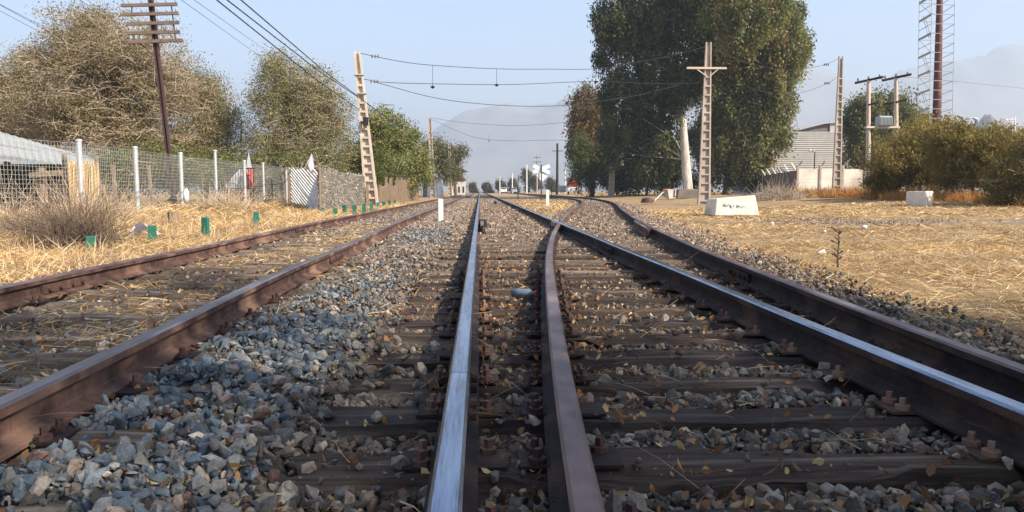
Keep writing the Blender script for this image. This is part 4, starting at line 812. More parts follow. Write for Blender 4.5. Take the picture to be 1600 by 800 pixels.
# grey screen: woven camouflage panels on a frame
s0 = np.array(gb(500, 27.2)); s1 = np.array(gb(568, 32.5)); scr = empty('screen_fence', s0, 'grey woven screen fence between the slatted gate and the leaning post', 'fence')
r = np.random.default_rng(140); n = 15000; u = r.random(n); v = r.random(n); top = 1.62 - .22 * u + .04 * np.sin(u * 9); P = s0[None] + (s1 - s0)[None] * u[:, None]; P[:, 2] = v * top; nrm = np.cross(s1 - s0, (0, 0, 1)); nrm /= np.linalg.norm(nrm); P += nrm * r.normal(0, .02, (n, 1))
big('screen_panel', quads(P, r.uniform(.05, .11, n), r.uniform(.015, .03, n), .1, r), np.arange(n * 4).reshape(-1, 4), M['net_grey'], pick(greens((176, 172, 156), (150, 148, 136), (196, 190, 172), (120, 122, 112)), n, r), scr)
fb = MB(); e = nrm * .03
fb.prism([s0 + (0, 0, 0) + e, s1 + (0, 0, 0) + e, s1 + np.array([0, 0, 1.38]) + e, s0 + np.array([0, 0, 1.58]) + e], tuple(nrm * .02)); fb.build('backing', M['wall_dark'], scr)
for u in (0, .33, .66, 1): p = s0 + (s1 - s0) * u; MB().tube([p + (0, 0, -.1), p + (0, 0, 1.6 - .22 * u)], .04, 6).build('post', M['timber'], scr)
# white rag on gate
b = at(486, 262, 28.5); mb = MB(); mb.add([b + (-.1, 0, .05), b + (.05, -.03, .55), b + (.12, 0, .05), b + (.05, .05, -.3), b + (-.15, .03, .2)], [(0, 1, 4), (0, 2, 1), (0, 3, 2), (1, 2, 3), (1, 3, 4), (0, 4, 3)]); o = mb.build('white_rag', M['cloth_white'], origin=b); tag(o, 'white rag tied on top of the slatted gate', 'rag')
# picket fence
pk = empty('picket_fence', gb(575, 33), 'rough wooden picket fence with uneven stakes right of the leaning post', 'fence')
A = np.array([-5.05, 33.5]); B = np.array([-5.4, 66.0]); mb = MB(); rr = random.Random(5); nP = 96
for i in range(nP):
    t = i / nP; p = A + (B - A) * t; tall = .42 < t < .86 or rr.random() < .12; h = (1.55 if tall else 1.0) + rr.uniform(-.15, .15); lean = rr.uniform(-.06, .06); q = MB().bar((p[0] + rr.uniform(-.05, .05), p[1], -.1), (p[0] + lean, p[1] + lean * 2, h), rr.uniform(.07, .14), .07)
    q.build('picket', M['timber'], pk)
rl = MB(); rl.bar((A[0] - .1, A[1], .5), (B[0] - .1, B[1], .5), .05, .08); rl.bar((A[0] - .1, A[1], .9), (B[0] - .1, B[1], .9), .05, .08); rl.build('rail', M['timber'], pk)
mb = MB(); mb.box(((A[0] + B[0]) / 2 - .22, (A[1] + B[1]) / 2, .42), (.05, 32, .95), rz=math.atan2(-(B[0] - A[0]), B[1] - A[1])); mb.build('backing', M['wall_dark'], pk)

# ------------------------------------------------------------------ shed, reed screen, flag and things on the verge
Ys = 21; shed = empty('shed', gb(-40, Ys), 'open shed with a whitish metal roof behind the fence', 'shed')
rf = MB(); a0 = at(-120, 245, 21.0); a1 = at(152, 259, 22.5); b0 = at(-120, 172, 27); b1 = at(152, 250, 25.0); nS = 46; V = []; 
for i in range(nS + 1):
    t = i / nS; c = .03 * (i % 2); p = a0 + (a1 - a0) * t; q = b0 + (b1 - b0) * t; V += [p + (0, 0, c), q + (0, 0, c), p + (0, 0, c - .03), q + (0, 0, c - .03)]
Fs = []
for i in range(nS): k = i * 4; Fs += [(k, k + 4, k + 5, k + 1), (k + 2, k + 3, k + 7, k + 6), (k, k + 2, k + 6, k + 4), (k + 1, k + 5, k + 7, k + 3)]
rf.add(V, Fs); rf.build('roof', M['roof_white'], shed)
bw = MB(); p0 = at(-120, 300, 26.5); p1 = at(105, 300, 24.8); bw.box(((p0[0] + p1[0]) / 2, 25.8, .8), (abs(p1[0] - p0[0]), .08, 1.75), rz=-.08); bw.build('back_wall', M['dark_wall'], shed)  # near-black wall colour stands in for the shed's dim interior
for px, py, Y, w in ((66, 262, 20.8, .24), (-30, 255, 21, .2), (120, 262, 22.4, .14)): q = at(px, py, Y); MB().tube([(q[0], q[1], -.1), (q[0] - .03, q[1], q[2])], [w / 2, w / 2.4], 8).build('post', M['timber'], shed)
bm_ = MB(); bm_.bar(at(47, 274, 20.6), at(100, 269, 20.6), .12, .14); bm_.bar(at(84, 322, 20.4), at(98, 290, 20.4), .09, .09); bm_.build('beam', M['timber'], shed)
# reed screen
rs0 = at(103, 300, 19.6); rs1 = at(154, 300, 20.4); rs = empty('reed_screen', (rs0[0], rs0[1], 0), 'pale upright reed screen behind the first tall fence post', 'screen')
mb = MB(); rr = random.Random(9)
for i in range(220):
    t = rr.random(); p = rs0 + (rs1 - rs0) * t; h = 1.50 + rr.uniform(-.1, .08); c = random.choice([lin(214, 186, 140), lin(190, 158, 112), lin(228, 206, 164), lin(170, 136, 94)]); mb.bar((p[0], p[1] + rr.uniform(-.05, .05), 0), (p[0] + rr.uniform(-.06, .06), p[1], h), .02, .02, col=c)
mb.box(((rs0[0] + rs1[0]) / 2, (rs0[1] + rs1[1]) / 2 + .1, .72), (abs(rs1[0] - rs0[0]), .06, 1.44), rz=math.atan2(rs1[1] - rs0[1], rs1[0] - rs0[0]), col=lin(176, 146, 104)); mb.build('reeds', M['reed'], rs, col=True)
# flag behind bars
fl = empty('flag', gb(385, 32), 'white and red flag hanging behind the fence bars', 'flag')
def cloth(pts, Y, m, name):
    mb = MB(); V = [at(x, y, Y + .12 * math.sin(i * 2.1)) for i, (x, y) in enumerate(pts)]; mb.prism(V, (0, .02, 0)); return mb.build(name, M[m], fl)
cloth([(351, 290), (376, 263), (390, 263), (391, 294), (372, 296), (358, 300)], 32.2, 'cloth_white', 'white_field'); cloth([(372, 296), (391, 294), (380, 316), (368, 316), (362, 299)], 32.15, 'cloth_red', 'red_field'); cloth([(383, 266), (395, 264), (397, 292), (384, 296)], 31.95, 'cloth_red', 'red_stripe'); cloth([(384, 262), (388.5, 239), (393, 262)], 32.0, 'cloth_white', 'white_tip')
mb = MB()
for px in range(352, 400, 4): mb.bar(at(px, 263, 31.7), at(px, 318, 31.7), .022)
mb.bar(at(350, 264, 31.7), at(400, 263, 31.7), .035); mb.bar(at(350, 294, 31.7), at(400, 295, 31.7), .03); o = mb.build('bar_panel', M['black'], origin=gb(375, 31.7)); tag(o, 'dark upright bars in front of the flag', 'grille')
# stump, white sheet, bucket
b = onz(271, 352, 0.05); mb = MB(); mb.tube([b + (0, 0, -.1), b + (0, 0, .1), b + (.01, 0, .29)], [.13, .115, .12], 10); o = mb.build('tree_stump', M['timber'], origin=b, smooth=False); tag(o, 'short cut stump in the straw', 'stump')
b = onz(228, 370, .05); mb = MB(); rr = random.Random(3); pts = []
nU, nV = 9, 6
for i in range(nU):
    for j in range(nV): u = i / (nU - 1); v = j / (nV - 1); pts.append(b + np.array([(u - .5) * .42, (v - .5) * .35, .02 + .22 * math.sin(math.pi * min(1, u * 1.05)) * (1 - v * .6) + rr.uniform(-.025, .025)]))
mb.add(pts, [(i * nV + j, i * nV + j + 1, (i + 1) * nV + j + 1, (i + 1) * nV + j) for i in range(nU - 1) for j in range(nV - 1)]); o = mb.build('white_sheet', M['cloth_white'], origin=b); tag(o, 'crumpled white sheet lying in the straw behind a green stake', 'sheet')
b = at(291, 316, 24.4); mb = MB(); mb.tube([b, b + (0, 0, .28), b + (0, 0, .38), b + (0, 0, .46)], [.085, .095, .07, .04], 12); o = mb.build('white_jerrycan', M['white'], origin=b, smooth=True); tag(o, 'white plastic container hanging by the third tall fence post', 'container')
# dry brush heaps at the left edge
def brush(px, Y, rx, rz, n, seed, label, m='twig', pal=None, r_=.008):
    rr = np.random.default_rng(seed); c = np.array(gb(px, Y)); root = empty('dry_bush', c, label, 'bush', 'dry bushes on the verge'); mb = MB()
    for i in range(n):
        a = rr.uniform(0, 6.28); s = c + np.array([math.cos(a), math.sin(a), 0]) * rr.random() * rx * .6; d = np.array([rr.normal(0, .6), rr.normal(0, .6), abs(rr.normal(.5, .5)) + .1]); d /= np.linalg.norm(d); L = rr.uniform(.35, 1) * rz
        p1 = s + d * L * .5 + rr.normal(0, .06, 3); p1 += rr.normal(0, .05, 3); p2 = p1 + (d + rr.normal(0, 1.1, 3)) * L * .5; p2[2] = max(p2[2], c[2] + .02); mb.tube([s, p1, p2], [r_, r_ * .7, r_ * .4], 3, cap=False)
    mb.build('branches', M[m], root); return root
brush(60, 11.5, 1.2, .5, 1400, 151, 'large tangle of dry grey brown twigs at the left edge', m='brushwood', r_=.005)
brush(115, 10.6, .8, .6, 900, 152, 'low reddish brown dry bush beside the first green stake', m='bark', r_=.005)
brush(-5, 12.5, 1.0, .6, 350, 153, 'tall dry stems against the shed at the photo edge', m='drystem', r_=.006)
brush(140, 15.5, 1.1, .75, 1000, 154, 'pale dry twigs below the reed screen', m='drystem', r_=.007)
brush(350, 24, 1.2, .65, 900, 155, 'straw coloured heap of dry stems below the flag', m='drystem', r_=.009)
brush(1215, 44, 2.0, .9, 900, 156, 'grey brown heap of dry branches right of the white block', r_=.012)

# ------------------------------------------------------------------ right side: wall, warehouse, poles
Yw = 58
def wl(px, py, Y): return at(px, py, Y)
wall = empty('garden_wall', gb(1245, Yw), 'white precast wall with posts along the straw field', 'wall')
zt = at(1245, 264, Yw)[2]; x0 = gb(1245, Yw)[0]; x1 = gb(1420, Yw)[0]
for k in range(5):
    xa = x0 + (x1 - x0) * k / 5; xb = x0 + (x1 - x0) * (k + 1) / 5
    for j in range(3): zz = .1 + (zt - .1) * j / 3; MB().box(((xa + xb) / 2, Yw, zz + (zt - .1) / 6), (xb - xa - .16, .08, (zt - .1) / 3 - .015)).build('panel', M['wall_white'], wall)
for k in range(6):
    xa = x0 + (x1 - x0) * k / 5; p = MB(); p.box((xa, Yw - .03, (zt + .3) / 2), (.16, .2, zt + .3)); p.bar((xa, Yw, zt + .12), (xa + .28, Yw - .25, zt + .62), .1); p.build('post', M['concrete_grey'], wall)
dw = empty('boundary_wall', gb(1243, Yw + .3), 'wall darkened in colour for shade, running back from the white wall corner', 'wall'); c0 = gb(1243, Yw); c1 = gb(1188, 80)
pn = MB(); pn.prism([(c0[0], c0[1], 0), (c1[0], c1[1], 0), (c1[0], c1[1], zt - .1), (c0[0], c0[1], zt - .1)], (.1, .05, 0)); pn.build('panel', M['wall_dark'], dw)  # dark panel colour paints in the shade on this side
ar = MB()
for k in range(7): t = k / 6; p = np.array(c0) + (np.array(c1) - np.array(c0)) * t; ar.bar((p[0], p[1], zt - .15), (p[0] - .5, p[1] - .2, zt + .45), .09)
for d in (.15, .3, .45): ar.bar((c0[0] - d, c0[1] - d * .4, zt - .15 + d * 1.2), (c1[0] - d, c1[1] - d * .4, zt - .15 + d * 1.2), .03)
ar.build('bracket', M['white'], dw)
wh = empty('warehouse', gb(1260, 100), 'pale warehouse with horizontal corrugated cladding behind the wall', 'warehouse')
Yh = 100; fx0 = at(1188, 300, Yh)[0]; fx1 = at(1345, 300, Yh)[0]; ze = at(1260, 206, Yh)[2]; mb = MB(); nC = 34; V = []
for i in range(nC * 4 + 1):
    z = ze * i / (nC * 4); d = [0, 0, .07, .07][i % 4]; V += [(fx0, Yh - d, z), (fx1, Yh - d, z)]
mb.add(V, [(2 * i, 2 * i + 1, 2 * i + 3, 2 * i + 2) for i in range(nC * 4)]); mb.build('cladding', M['cladding'], wh)
mb = MB(); mb.box(((fx0 + fx1) / 2, Yh + 8, ze / 2), (fx1 - fx0, 15.6, ze - .05)); mb.build('wall', M['cladding'], wh)
q = lambda px, py, Y=Yh + 1.5: at(px, py, Y)
mb = MB(); mb.prism([q(1236, 207), q(1300, 207), q(1300, 193), q(1288, 193)], (0, .2, 0)); mb.build('clerestory', M['clad_dark'], wh)
mb = MB(); mb.prism([q(1297, 207, Yh + 1.3), q(1345, 207, Yh + 1.3), q(1345, 190, Yh + 1.3), q(1297, 190, Yh + 1.3)], (0, .2, 0)); mb.build('upper_wall', M['cladding'], wh)
mb = MB(); mb.prism([q(1228, 206.5, Yh + 1), q(1289, 191.5, Yh + 1), q(1346, 188, Yh + 1), q(1346, 189.4, Yh + 1), q(1289, 193.2, Yh + 1), q(1229, 208, Yh + 1)], (0, 14, 0)); mb.build('roof', M['cladding'], wh)
o = MB(); b = gb(1271, 66); o.tube([(b[0], b[1], b[2]), (b[0], b[1], at(1271, 238, 66)[2])], .05, 8); rl_ = empty('yard_lamp', b, 'small lamp post in front of the warehouse', 'lamp post'); o.build('pole', M['black'], rl_)
o = MB(); t_ = at(1270, 236, 66); o.box(t_ + (-.1, 0, .05), (.5, .3, .18)); o.build('lamp_head', M['white'], rl_, bevel=.03)
# transformer
Yt = 50; tr = empty('transformer_platform', gb(1378, Yt), 'two concrete poles with crossarms holding a grey transformer', 'transformer')
for px, top in ((1357, 126), (1401, 122)):
    b = gb(px, Yt); t_ = at(px - (0 if px < 1380 else 1), top, Yt); m_ = MB(); m_.tube([(b[0], b[1], 0), t_], [.19, .12], 10); m_.build('pole', M['concrete'], tr)
    MB().bar(t_ + (-.4, 1.0, -.02), t_ + (.45, -1.0, .1), .12, .14).build('crossarm', M['black'], tr); MB().bar(t_ + (-.3, .9, -1.7), t_ + (.3, -.9, -1.55), .10, .10).build('crossarm', M['black'], tr)
    ii = MB()
    for t in (-.8, 0, .8): c = t_ + np.array([.4 * t, -t, .1]); ii.tube([c, c + (0, 0, .08), c + (0, 0, .2)], [.06, .07, .03], 8)
    ii.build('insulator', M['insul'], tr)
m_ = MB(); m_.bar(at(1352, 199, Yt - .1), at(1404, 199, Yt - .1), .4, .12); m_.build('beam', M['concrete'], tr)
c = at(1380.5, 189.5, Yt - .1); m_ = MB(); m_.box(c, (.86, .6, .66)); tk = m_.build('tank', M['transformer'], tr, bevel=.04)
m_ = MB()
for k in range(9): m_.box(c + (-.38 + k * .095, -.36, -.02), (.03, .12, .52))
m_.build('fin', M['transformer'], tk)
m_ = MB()
for k in (-.28, 0, .28): m_.tube([c + (k, 0, .33), c + (k, 0, .42), c + (k, 0, .60)], [.05, .05, .025], 8)
m_.build('bushing', M['insul'], tk)
wire('service_wire', 'thin wire between the two transformer poles and beyond', [(1367, 122, 50), (1385, 124, 50), (1399, 120, 50)], r=.012)
wire('service_wire', 'thin wire going from the transformer pole behind the steel stack', [(1405, 120, 50), (1460, 124, 54), (1600, 138, 60)], r=.009)
# stack and scaffold
Yk = 60; sk = empty('steel_stack', gb(1463, Yk), 'tall rusty red steel column inside the scaffold', 'chimney')
b = gb(1461, Yk); t0 = at(1470.5, -90, Yk); m_ = MB(); pts = []; rs_ = []
for k in range(31): u = k / 30; pts.append(np.array(b) + (t0 - np.array(b)) * u); rs_.append(.40 - .22 * u)
m_.tube(pts, rs_, 18); m_.build('column', M['stack'], sk, smooth=True)
for k in range(1, 30): MB().tube([pts[k] - np.array([0, 0, .03]), pts[k] + np.array([0, 0, .03])], rs_[k] + .012, 18).build('seam', M['stack'], sk)
sf = empty('scaffold_tower', gb(1463, 58), 'tall grey scaffold tower with platforms and ladders', 'scaffold')
def leg(px, Y, pxt): return np.array([at(px, 300, Y)[0], Y, 0.2]), at(pxt, -80, Y)
Lg = {'A': leg(1432, 61.2, 1438), 'B': leg(1450, 58.6, 1458), 'C': leg(1486, 58.6, 1494), 'D': leg(1468, 61.2, 1474)}
def lp(k, z): a, b = Lg[k]; return a + (b - a) * ((z - a[2]) / (b[2] - a[2]))
for k in 'ABCD': m_ = MB(); m_.tube([Lg[k][0], Lg[k][1]], .035, 6); m_.build('leg', M['scaffold'], sf)
dz = 14.6 * PX(58.6); z = 1.4; lev = 0; hb = MB(); zmax = at(1460, -75, 60)[2]
while z < zmax:
    for a, b_ in ('AB', 'BC', 'CD', 'DA'):
        if (a + b_) in ('DA',) and lev % 2: continue
        hb.tube([lp(a, z), lp(b_, z)], .026, 5)
    if lev % 2 == 0:
        pf = MB(); A_, B_ = lp('A', z + .05), lp('B', z + .05); e = np.array([.75, 0, 0]); pf.prism([A_, B_, B_ + e * .35, A_ + e * .35], (0, 0, .06)); pf.build('platform', M['transformer'], sf)
        ld = MB(); p0 = lp('A', z) + (.35, -.8, 0); p1 = lp('B', z + 2 * dz) + (-.35, .6, 0)
        if lev % 4 == 0: 
            ld.bar(p0, p1, .03); ld.bar(p0 + (.25, .1, 0), p1 + (.25, .1, 0), .03)
            for q_ in np.linspace(.1, .9, 8): s_ = p0 + (p1 - p0) * q_; ld.bar(s_, s_ + (.25, .1, 0), .02)
            ld.build('ladder', M['scaffold'], sf)
        else: hb.tube([lp('A', z + 2 * dz), lp('B', z)], .02, 4)
    z += dz; lev += 1
hb.build('brace', M['scaffold'], sf)
# arched cabin, lamp and far lamp posts
ac = empty('arched_shelter', gb(1492, 57), 'grey round topped frame with panes beside the scaffold', 'shelter'); Yc = 57; m_ = MB()
pts = [(1479, 215), (1479, 194), (1484, 184), (1495, 179), (1504, 183), (1507, 193), (1507, 215)]; P_ = [at(x, y, Yc) for x, y in pts]; m_.tube(P_, .05, 6); m_.tube([p + (0, 1.2, 0) for p in P_], .05, 6)
for p in P_: m_.tube([p, p + (0, 1.2, 0)], .03, 5)
m_.bar(at(1479, 197, Yc), at(1507, 195, Yc), .05); m_.bar(at(1494, 180, Yc), at(1494, 214, Yc), .05); m_.build('frame', M['scaffold'], ac)
m_ = MB(); m_.prism([p + (0, .05, 0) for p in P_], (0, .03, 0)); m_.build('pane', M['transformer'], ac)
sl_ = empty('street_lamp', gb(1497, 52), 'street lamp with a sloping white arm above the shrubs', 'street lamp'); m_ = MB(); m_.tube([gb(1497, 52), at(1498, 194, 52), at(1515, 184, 52), at(1522, 184, 52)], [.08, .06, .045, .04], 7); m_.build('pole', M['galv'], sl_)
m_ = MB(); m_.tube([at(1521, 184, 52), at(1526, 187, 52), at(1527, 192, 52)], [.08, .14, .08], 8); m_.build('lamp_head', M['transformer'], sl_)
dl = empty('street_lamp', gb(1586, 140), 'distant white lamp post with two flat heads', 'street lamp'); m_ = MB(); m_.tube([gb(1586, 140), at(1586, 182, 140)], .14, 6); m_.build('pole', M['white'], dl)
m_ = MB(); m_.box(at(1582, 186, 140), (.9, .5, .22)); m_.box(at(1574, 187, 140), (1.0, .5, .22)); m_.bar(at(1570, 187, 140), at(1586, 185.5, 140), .08); m_.build('lamp_head', M['white'], dl)
for px, top in ((1556, 199), (1581, 190)): b = gb(px, 130); o = MB().tube([b, at(px, top, 130)], .12, 6).build('far_post', M['white'], origin=b); tag(o, 'thin white post above the shrubs, %s' % ('standing alone' if px < 1570 else 'next to the two headed lamp'), 'post')

# ------------------------------------------------------------------ blocks and posts near the tracks
def rough_block(name, corners_px, Y, depth, h, m, label, cat, rz=0, jit=.03, base=None, size=None, group=None):
    pass
b = onz(1147, 337, -.05); m_ = MB(); Lx = 1.42
Vb = [(-.66, .0, 0), (.86, -.06, 0), (.78, .9, 0), (-.84, .7, 0), (-.58, .07, .58), (.72, .02, .70), (.66, .8, .66), (-.76, .62, .56)]
m_.add([b + np.array(v) for v in Vb], [(3, 2, 1, 0), (4, 5, 6, 7), (0, 1, 5, 4), (1, 2, 6, 5), (2, 3, 7, 6), (3, 0, 4, 7)]); wbk = m_.build('concrete_block', M['white_block'], origin=b, bevel=.04); tag(wbk, 'large whitewashed concrete block with dark scribbles, right of the tall lattice post', 'block')
m_ = MB(); rr = random.Random(8)
for k in range(9):
    x = -.32 + k * .095; z = .36 - k * .014; a = np.array([x, .03 - (.61 - z) * .06, z])
    for s in range(2): c = a + np.array([rr.uniform(0, .05), -.012, rr.uniform(-.03, .03)]); d = np.array([rr.uniform(-.05, .05), .0, rr.uniform(-.06, .06)]); m_.bar(b + c - d, b + c + d + np.array([0, -.0, 0]), .016, .016)
m_.build('scribble', mat('scribble', (.12, .16, .2), .9), wbk)
b = at(1436, 312, 30); m_ = MB(); m_.box(b - (0, 0, .05), (.72, .74, .78), rz=R(38), jit=.05); o = m_.build('concrete_block', M['white_block'], origin=b - (0, 0, .4), bevel=.05); tag(o, 'pale concrete cube in the dry grass before the shrubs', 'block')
def marker(px, py0, py1, w, label, rz=.25, z=-.05):
    b = onz(px, py1, z); h = (py1 - py0) * PX(b[1]); o = MB().box(b + (0, 0, h / 2), (w, w * .75, h), rz=rz, jit=.004).build('marker_post', M['white'], origin=b, bevel=.008); tag(o, label, 'post', 'white marker posts'); return o
marker(688.5, 311, 348, .125, 'white marker post between the disused and main tracks')
marker(855.5, 297, 322, .17, 'white marker post between the main and branch tracks', rz=-.1)
# small dark clamp boxes beside the polished rail
for px, py, lb in ((754, 353, 'black metal stop bolted beside the polished rail'), (774, 316, 'small dark metal block by the far part of the polished rail')):
    b = onz(px, py + 4, -.02); o = MB().box(b + (0, 0, .10), (.16, .22, .20), jit=.02).build('rail_stop', M['black'], origin=b, bevel=.01); tag(o, lb, 'rail stop')
# switch lever board and rubble on the right
b = onz(1022, 317, .02); m_ = MB(); sw = empty('switch_lever', b, 'tilted white lever board with a red tip by the branch track', 'lever')
t_ = at(1036, 300, b[1]); m_.bar(b + (0, 0, .15), t_, .26, .06); m_.build('board', M['white'], sw); m_ = MB(); m_.bar(t_, t_ + (t_ - b) * .18, .27, .07); m_.build('tip', M['plastic_red'], sw)
m_ = MB(); m_.tube([b + (-.45, 0, .0), b + (-.45, 0, .28), b + (-.45, 0, .34)], [.42, .34, .1], 12); m_.bar(b + (-.2, 0, .1), b + (.05, 0, .2), .08); m_.build('base', M['rust'], sw)
for px, py, s, lb in ((1046, 304, (.75, .6, .75), 'pale concrete lump right of the white lever board'), (1057, 303, (.5, .5, .5), 'smaller concrete lump before the dark slab'), (1104, 300, (.6, .4, .9), 'concrete lump hidden behind the tall lattice post')):
    Y = 60; b = at(px, py, Y); o = MB().box(b + (0, 0, .1), s, rz=.4, jit=.1).build('concrete_lump', M['concrete_grey'], origin=b, bevel=.04); tag(o, lb, 'rubble')
b = at(1074, 303, 58); o = MB().box(b, (1.7, .4, .7), rz=.15, jit=.05).build('concrete_slab', M['wall_dark'], origin=b, bevel=.03); tag(o, 'dark grey slab lying at the foot of the white trunk', 'slab')
b = at(1333 - 18, 300, 52)
for i, (px, py, s) in enumerate([(1283, 396, .07), (1206, 352, .10), (1286, 363, .07), (1350, 357, .08)]):
    b = onz(px, py, -.04); V, Fc, _ = scatter(H1[i:i + 1], b[None] + (0, 0, s * .3), np.array([s]), np.random.default_rng(i), np.ones((1, 3)) * .5); mb = MB(); mb.add(V, Fc); o = mb.build('stone', M['white_block'], origin=b); tag(o, ['pale stone beside the ballast edge', 'grey white stone near the whitewashed block', 'pale stone in the middle of the straw field', 'small light stone far out in the straw field'][i], 'stone')
# plastic bottle
b = onz(821, 464, 0.0); bt = empty('plastic_bottle', b, 'clear plastic bottle with a red cap lying between the rails', 'bottle'); ax = np.array([.85, -.45, .05]); ax /= np.linalg.norm(ax); m_ = MB(); c = b + (-.02, 0, .03)
m_.tube([c - ax * .07, c - ax * .085, c - ax * .02, c, c + ax * .05, c + ax * .08, c + ax * .095], [.018, .033, .034, .031, .034, .016, .013], 14); m_.build('body', M['plastic'], bt, smooth=True)
m_ = MB(); m_.tube([c + ax * .095, c + ax * .118], .017, 12); m_.build('cap', M['plastic_red'], bt)
# dead stalks
def stalk(px, py0, py1, label, nb, seed, m='bark', z=-.05):
    b = onz(px, py1, z); h = (py1 - py0) * PX(b[1]); rr = np.random.default_rng(seed); m_ = MB(); pts = [b + (0, 0, h * t) + rr.normal(0, .012, 3) * t for t in np.linspace(0, 1, 6)]; m_.tube(pts, [.012, .011, .01, .009, .008, .006], 5)
    root = empty('dead_plant', b, label, 'plant'); m_.build('stem', M[m], root); m_ = MB()
    for k in range(nb): t = rr.uniform(.2, 1); p = b + (0, 0, h * t); m_.tube([p, p + np.array([rr.normal(0, .05), rr.normal(0, .05), .04])], [.004, .010], 4)
    m_.build('seed_head', M[m], root)
stalk(1309, 357, 418, 'dry dark stalk with seed heads standing in the straw field', 16, 1); stalk(554, 440, 484, 'short dark stalk in the ballast between the tracks', 7, 2)
stalk(1272, 455, 490, 'thin dry stems leaning on the outermost rail', 3, 3, 'twig')

# ------------------------------------------------------------------ distance
# crossing sign
Yx = 66; b = gb(846, Yx); cs = empty('crossing_sign', b, 'railway crossing sign with white crossed boards and diamond', 'road sign'); m_ = MB(); m_.tube([(b[0], b[1], -.2), at(846, 257, Yx)], .055, 8); m_.build('pole', M['pole_brown'], cs)
def plank(a, c, w, name): 
    A_ = Vector(at(*a, Yx)); B_ = Vector(at(*c, Yx)); m_ = MB(); m_.bar(A_ + Vector((0, .07, 0)), B_ + Vector((0, .07, 0)), w, .03, up=(0, 1, 0)); m_.build(name, M['sign_white'], cs)
plank((833.5, 259), (859, 270), .30, 'board'); 
A_ = Vector(at(833.5, 269, Yx)) + Vector((0, .105, 0)); B_ = Vector(at(859, 259, Yx)) + Vector((0, .105, 0)); MB().bar(A_, B_, .30, .03, up=(0, 1, 0)).build('board', M['sign_white'], cs)
MB().prism([at(838, 274.5, Yx + .16), at(847, 265, Yx + .16), at(856, 274.5, Yx + .16), at(847, 284, Yx + .16)], (0, .03, 0)).build('diamond', M['sign_white'], cs)
def simple_pole(px, top, base_y, Y, r_, m, label, arms=(), cat='utility pole', name='utility_pole', group=None, white=None):
    X = gb(px, Y)[0]; b = (X, Y, -.1); root = empty(name, b, label, cat, group); t_ = at(px, top, Y); MB().tube([b, (X, Y, t_[2])], [r_ * 1.15, r_ * .8], 8).build('mast', M[m], root)
    for (ay, hw) in arms:
        z = at(px, ay, Y)[2]; MB().bar((X - hw, Y - r_ - .05, z), (X + hw, Y - r_ - .05, z), .12, .12).build('crossarm', M['black'], root)
    return root
simple_pole(870.5, 224, 302, 140, .24, 'black', 'black pole with one crossarm left of the red truck', ((236, 1.05),))
simple_pole(839, 242, 300, 190, .16, 'concrete_grey', 'far pole rising behind the crossing sign', ((253, 1.1), (246, .9)))
simple_pole(823, 257, 300, 210, .17, 'white', 'pale pole in front of the pointed distant tree')
simple_pole(800.5, 270, 300, 230, .16, 'white', 'pale thin pole right of the white van')
simple_pole(781, 276, 300, 240, .15, 'white', 'pale thin pole left of the white van')
simple_pole(809.5, 274, 309, 74, .045, 'black', 'short thin black post by the track', cat='post', name='thin_post')
simple_pole(862, 288, 308, 80, .035, 'black', 'thin dark stake right of the white marker post', cat='post', name='thin_post')
simple_pole(873, 290, 300, 150, .07, 'white', 'white slanting post beside the red truck', cat='post', name='thin_post')
simple_pole(883, 265, 300, 150, .10, 'white', 'tall white post behind the truck', cat='post', name='thin_post')
for i, (px, top, Y) in enumerate([(731, 272, 200), (736, 278, 260), (741, 284, 340), (746, 287, 430), (769, 282, 380), (761, 286, 480)]):
    simple_pole(px, top, 299, Y, .14, 'concrete_grey', 'tiny far pole of the overhead line near the vanishing point', group='tiny far poles')
for px, Y, w, lb, m in ((787, 210, 1.8, 'distant white van left of the crossing sign', 'white'), (803, 215, 1.7, 'distant grey car beside the pale pole', 'transformer')):
    b = gb(px, Y, -.05); car = empty('parked_car', b, lb, 'car', 'distant parked vehicles'); m_ = MB(); m_.box((b[0], Y, .75), (w, 4, .7)); m_.build('body', M[m], car, bevel=.12); MB().box((b[0], Y + .3, 1.35), (w * .86, 2.6, .6)).build('cabin', M[m], car, bevel=.15); MB().box((b[0], Y - 1.02, 1.38), (w * .7, .04, .36)).build('windscreen', M['glass_dark'], car)
    for s in (-1, 1): MB().tube([(b[0] + s * w * .42 - .1, Y - 1.4, .28), (b[0] + s * w * .42 + .1, Y - 1.4, .28)], .33, 12).build('wheel', M['tyre'], car)
# red truck
Yt_ = 128; b = gb(896, Yt_, -.05); tk_ = empty('truck', b, 'small truck with a red box body parked beside the drooping tree', 'truck'); c = at(894.5, 285.5, Yt_)
MB().box((c[0], Yt_, c[2]), (1.55, 2.4, 15.5 * PX(Yt_))).build('box_body', M['red_paint'], tk_, bevel=.04)
MB().box((c[0] + .1, Yt_, c[2] - 9.2 * PX(Yt_)), (2.3, 3.4, .5)).build('chassis', M['white'], tk_, bevel=.04); MB().box((c[0] + 1.05, Yt_ + .2, c[2] - .1), (.35, 2.0, 1.3)).build('side_panel', M['glass_dark'], tk_)
MB().box((c[0] - 1.4, Yt_ + 3, 1.1), (1.2, 1.8, 1.2)).build('cab', M['transformer'], tk_, bevel=.15); MB().box((c[0], Yt_ - 1.215, c[2] + .05), (.12, .02, .6)).build('emblem', M['white'], tk_)
for s in (-.8, .9): MB().tube([(c[0] + s - .12, Yt_ - .9, .3), (c[0] + s + .12, Yt_ - .9, .3)], .36, 12).build('wheel', M['tyre'], tk_)
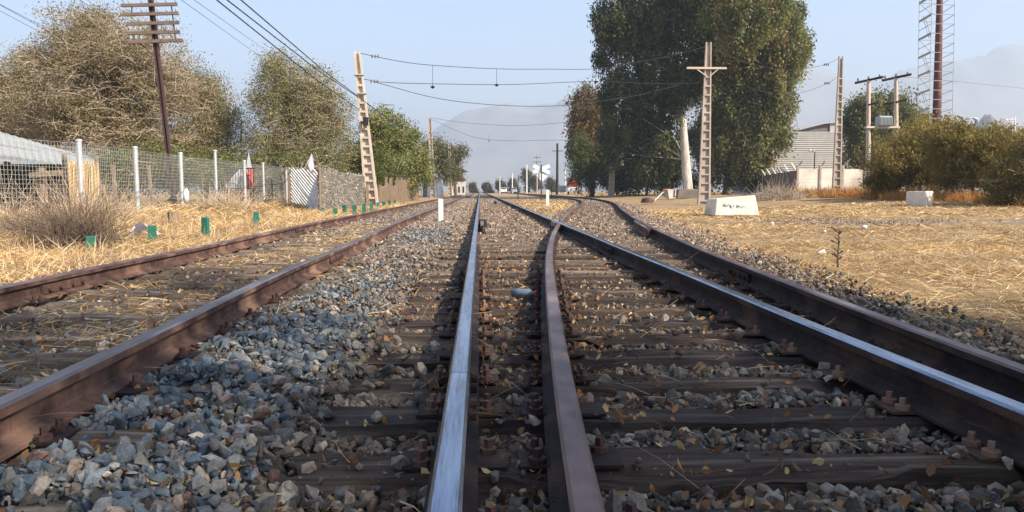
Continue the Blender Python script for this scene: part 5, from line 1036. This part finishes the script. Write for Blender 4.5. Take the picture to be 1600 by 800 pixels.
# white shack and small house
Ysh = 96; sh = empty('shack', gb(676, Ysh), 'white corrugated shack with a small square sign behind the picket fence', 'shack'); a_ = at(660, 298, Ysh); c_ = at(690, 298, Ysh); zt_ = at(676, 279, Ysh)[2]; mb = MB(); nC = 30; V = []
for i in range(nC + 1): x = a_[0] + (c_[0] - a_[0]) * i / nC; d = .05 * (i % 2); V += [(x, Ysh - d, -.1), (x, Ysh - d, zt_)]
mb.add(V, [(2 * i, 2 * i + 2, 2 * i + 3, 2 * i + 1) for i in range(nC)]); mb.build('front_wall', M['white'], sh); MB().box(((a_[0] + c_[0]) / 2, Ysh + 1.6, zt_ / 2), (c_[0] - a_[0], 3, zt_)).build('wall', M['cream'], sh)
MB().prism([(a_[0] - .2, Ysh - .4, zt_ + .02), (c_[0] + .2, Ysh - .4, zt_ + .02), (c_[0] - .2, Ysh - .4, zt_ + .7), (a_[0] + .9, Ysh - .4, zt_ + .55)], (0, 3.8, 0)).build('roof', M['clad_dark'], sh)
MB().box(at(681, 274.5, Ysh - .8), (.50, .05, .42)).build('sign', M['white'], sh); MB().box((a_[0] + .35, Ysh - .09, .9), (.5, .06, 1.8)).build('door', M['clad_dark'], sh)
Yh2 = 135; hs = empty('house', gb(716, Yh2), 'small white house with a dark gabled roof near the vanishing point', 'house'); a_ = at(706, 298, Yh2); c_ = at(726, 298, Yh2); z1 = at(716, 281, Yh2)[2]; MB().box(((a_[0] + c_[0]) / 2, Yh2 + 3, z1 / 2 - .05), (c_[0] - a_[0], 6, z1 + .1)).build('wall', M['cream'], hs)
MB().prism([(a_[0] - .3, Yh2 - .3, z1 + .01), (c_[0] + .3, Yh2 - .3, z1 + .01), (c_[0] - .4, Yh2 - .3, z1 + .75), (a_[0] + .9, Yh2 - .3, z1 + .7)], (0, 6.6, 0)).build('roof', M['roof_red'], hs)
z2 = at(716, 268, Yh2 + 2)[2]; MB().box(((a_[0] + c_[0]) / 2 + .1, Yh2 + 3.5, (z1 + z2) / 2 + .3), (1.2, 3, z2 - z1 - .6)).build('upper_wall', M['cream'], hs)
MB().prism([at(714, 267, Yh2 + 1.5), at(731, 268, Yh2 + 1.5), at(720, 261.5, Yh2 + 1.5), at(712, 261, Yh2 + 1.5)], (0, 5, 0)).build('upper_roof', M['roof_red'], hs)
for k in range(3): x = a_[0] + .5 + k * .8; MB().box((x, Yh2 - .02, 1.0), (.3, .06, 1.1)).build('window', M['glass_dark'], hs)
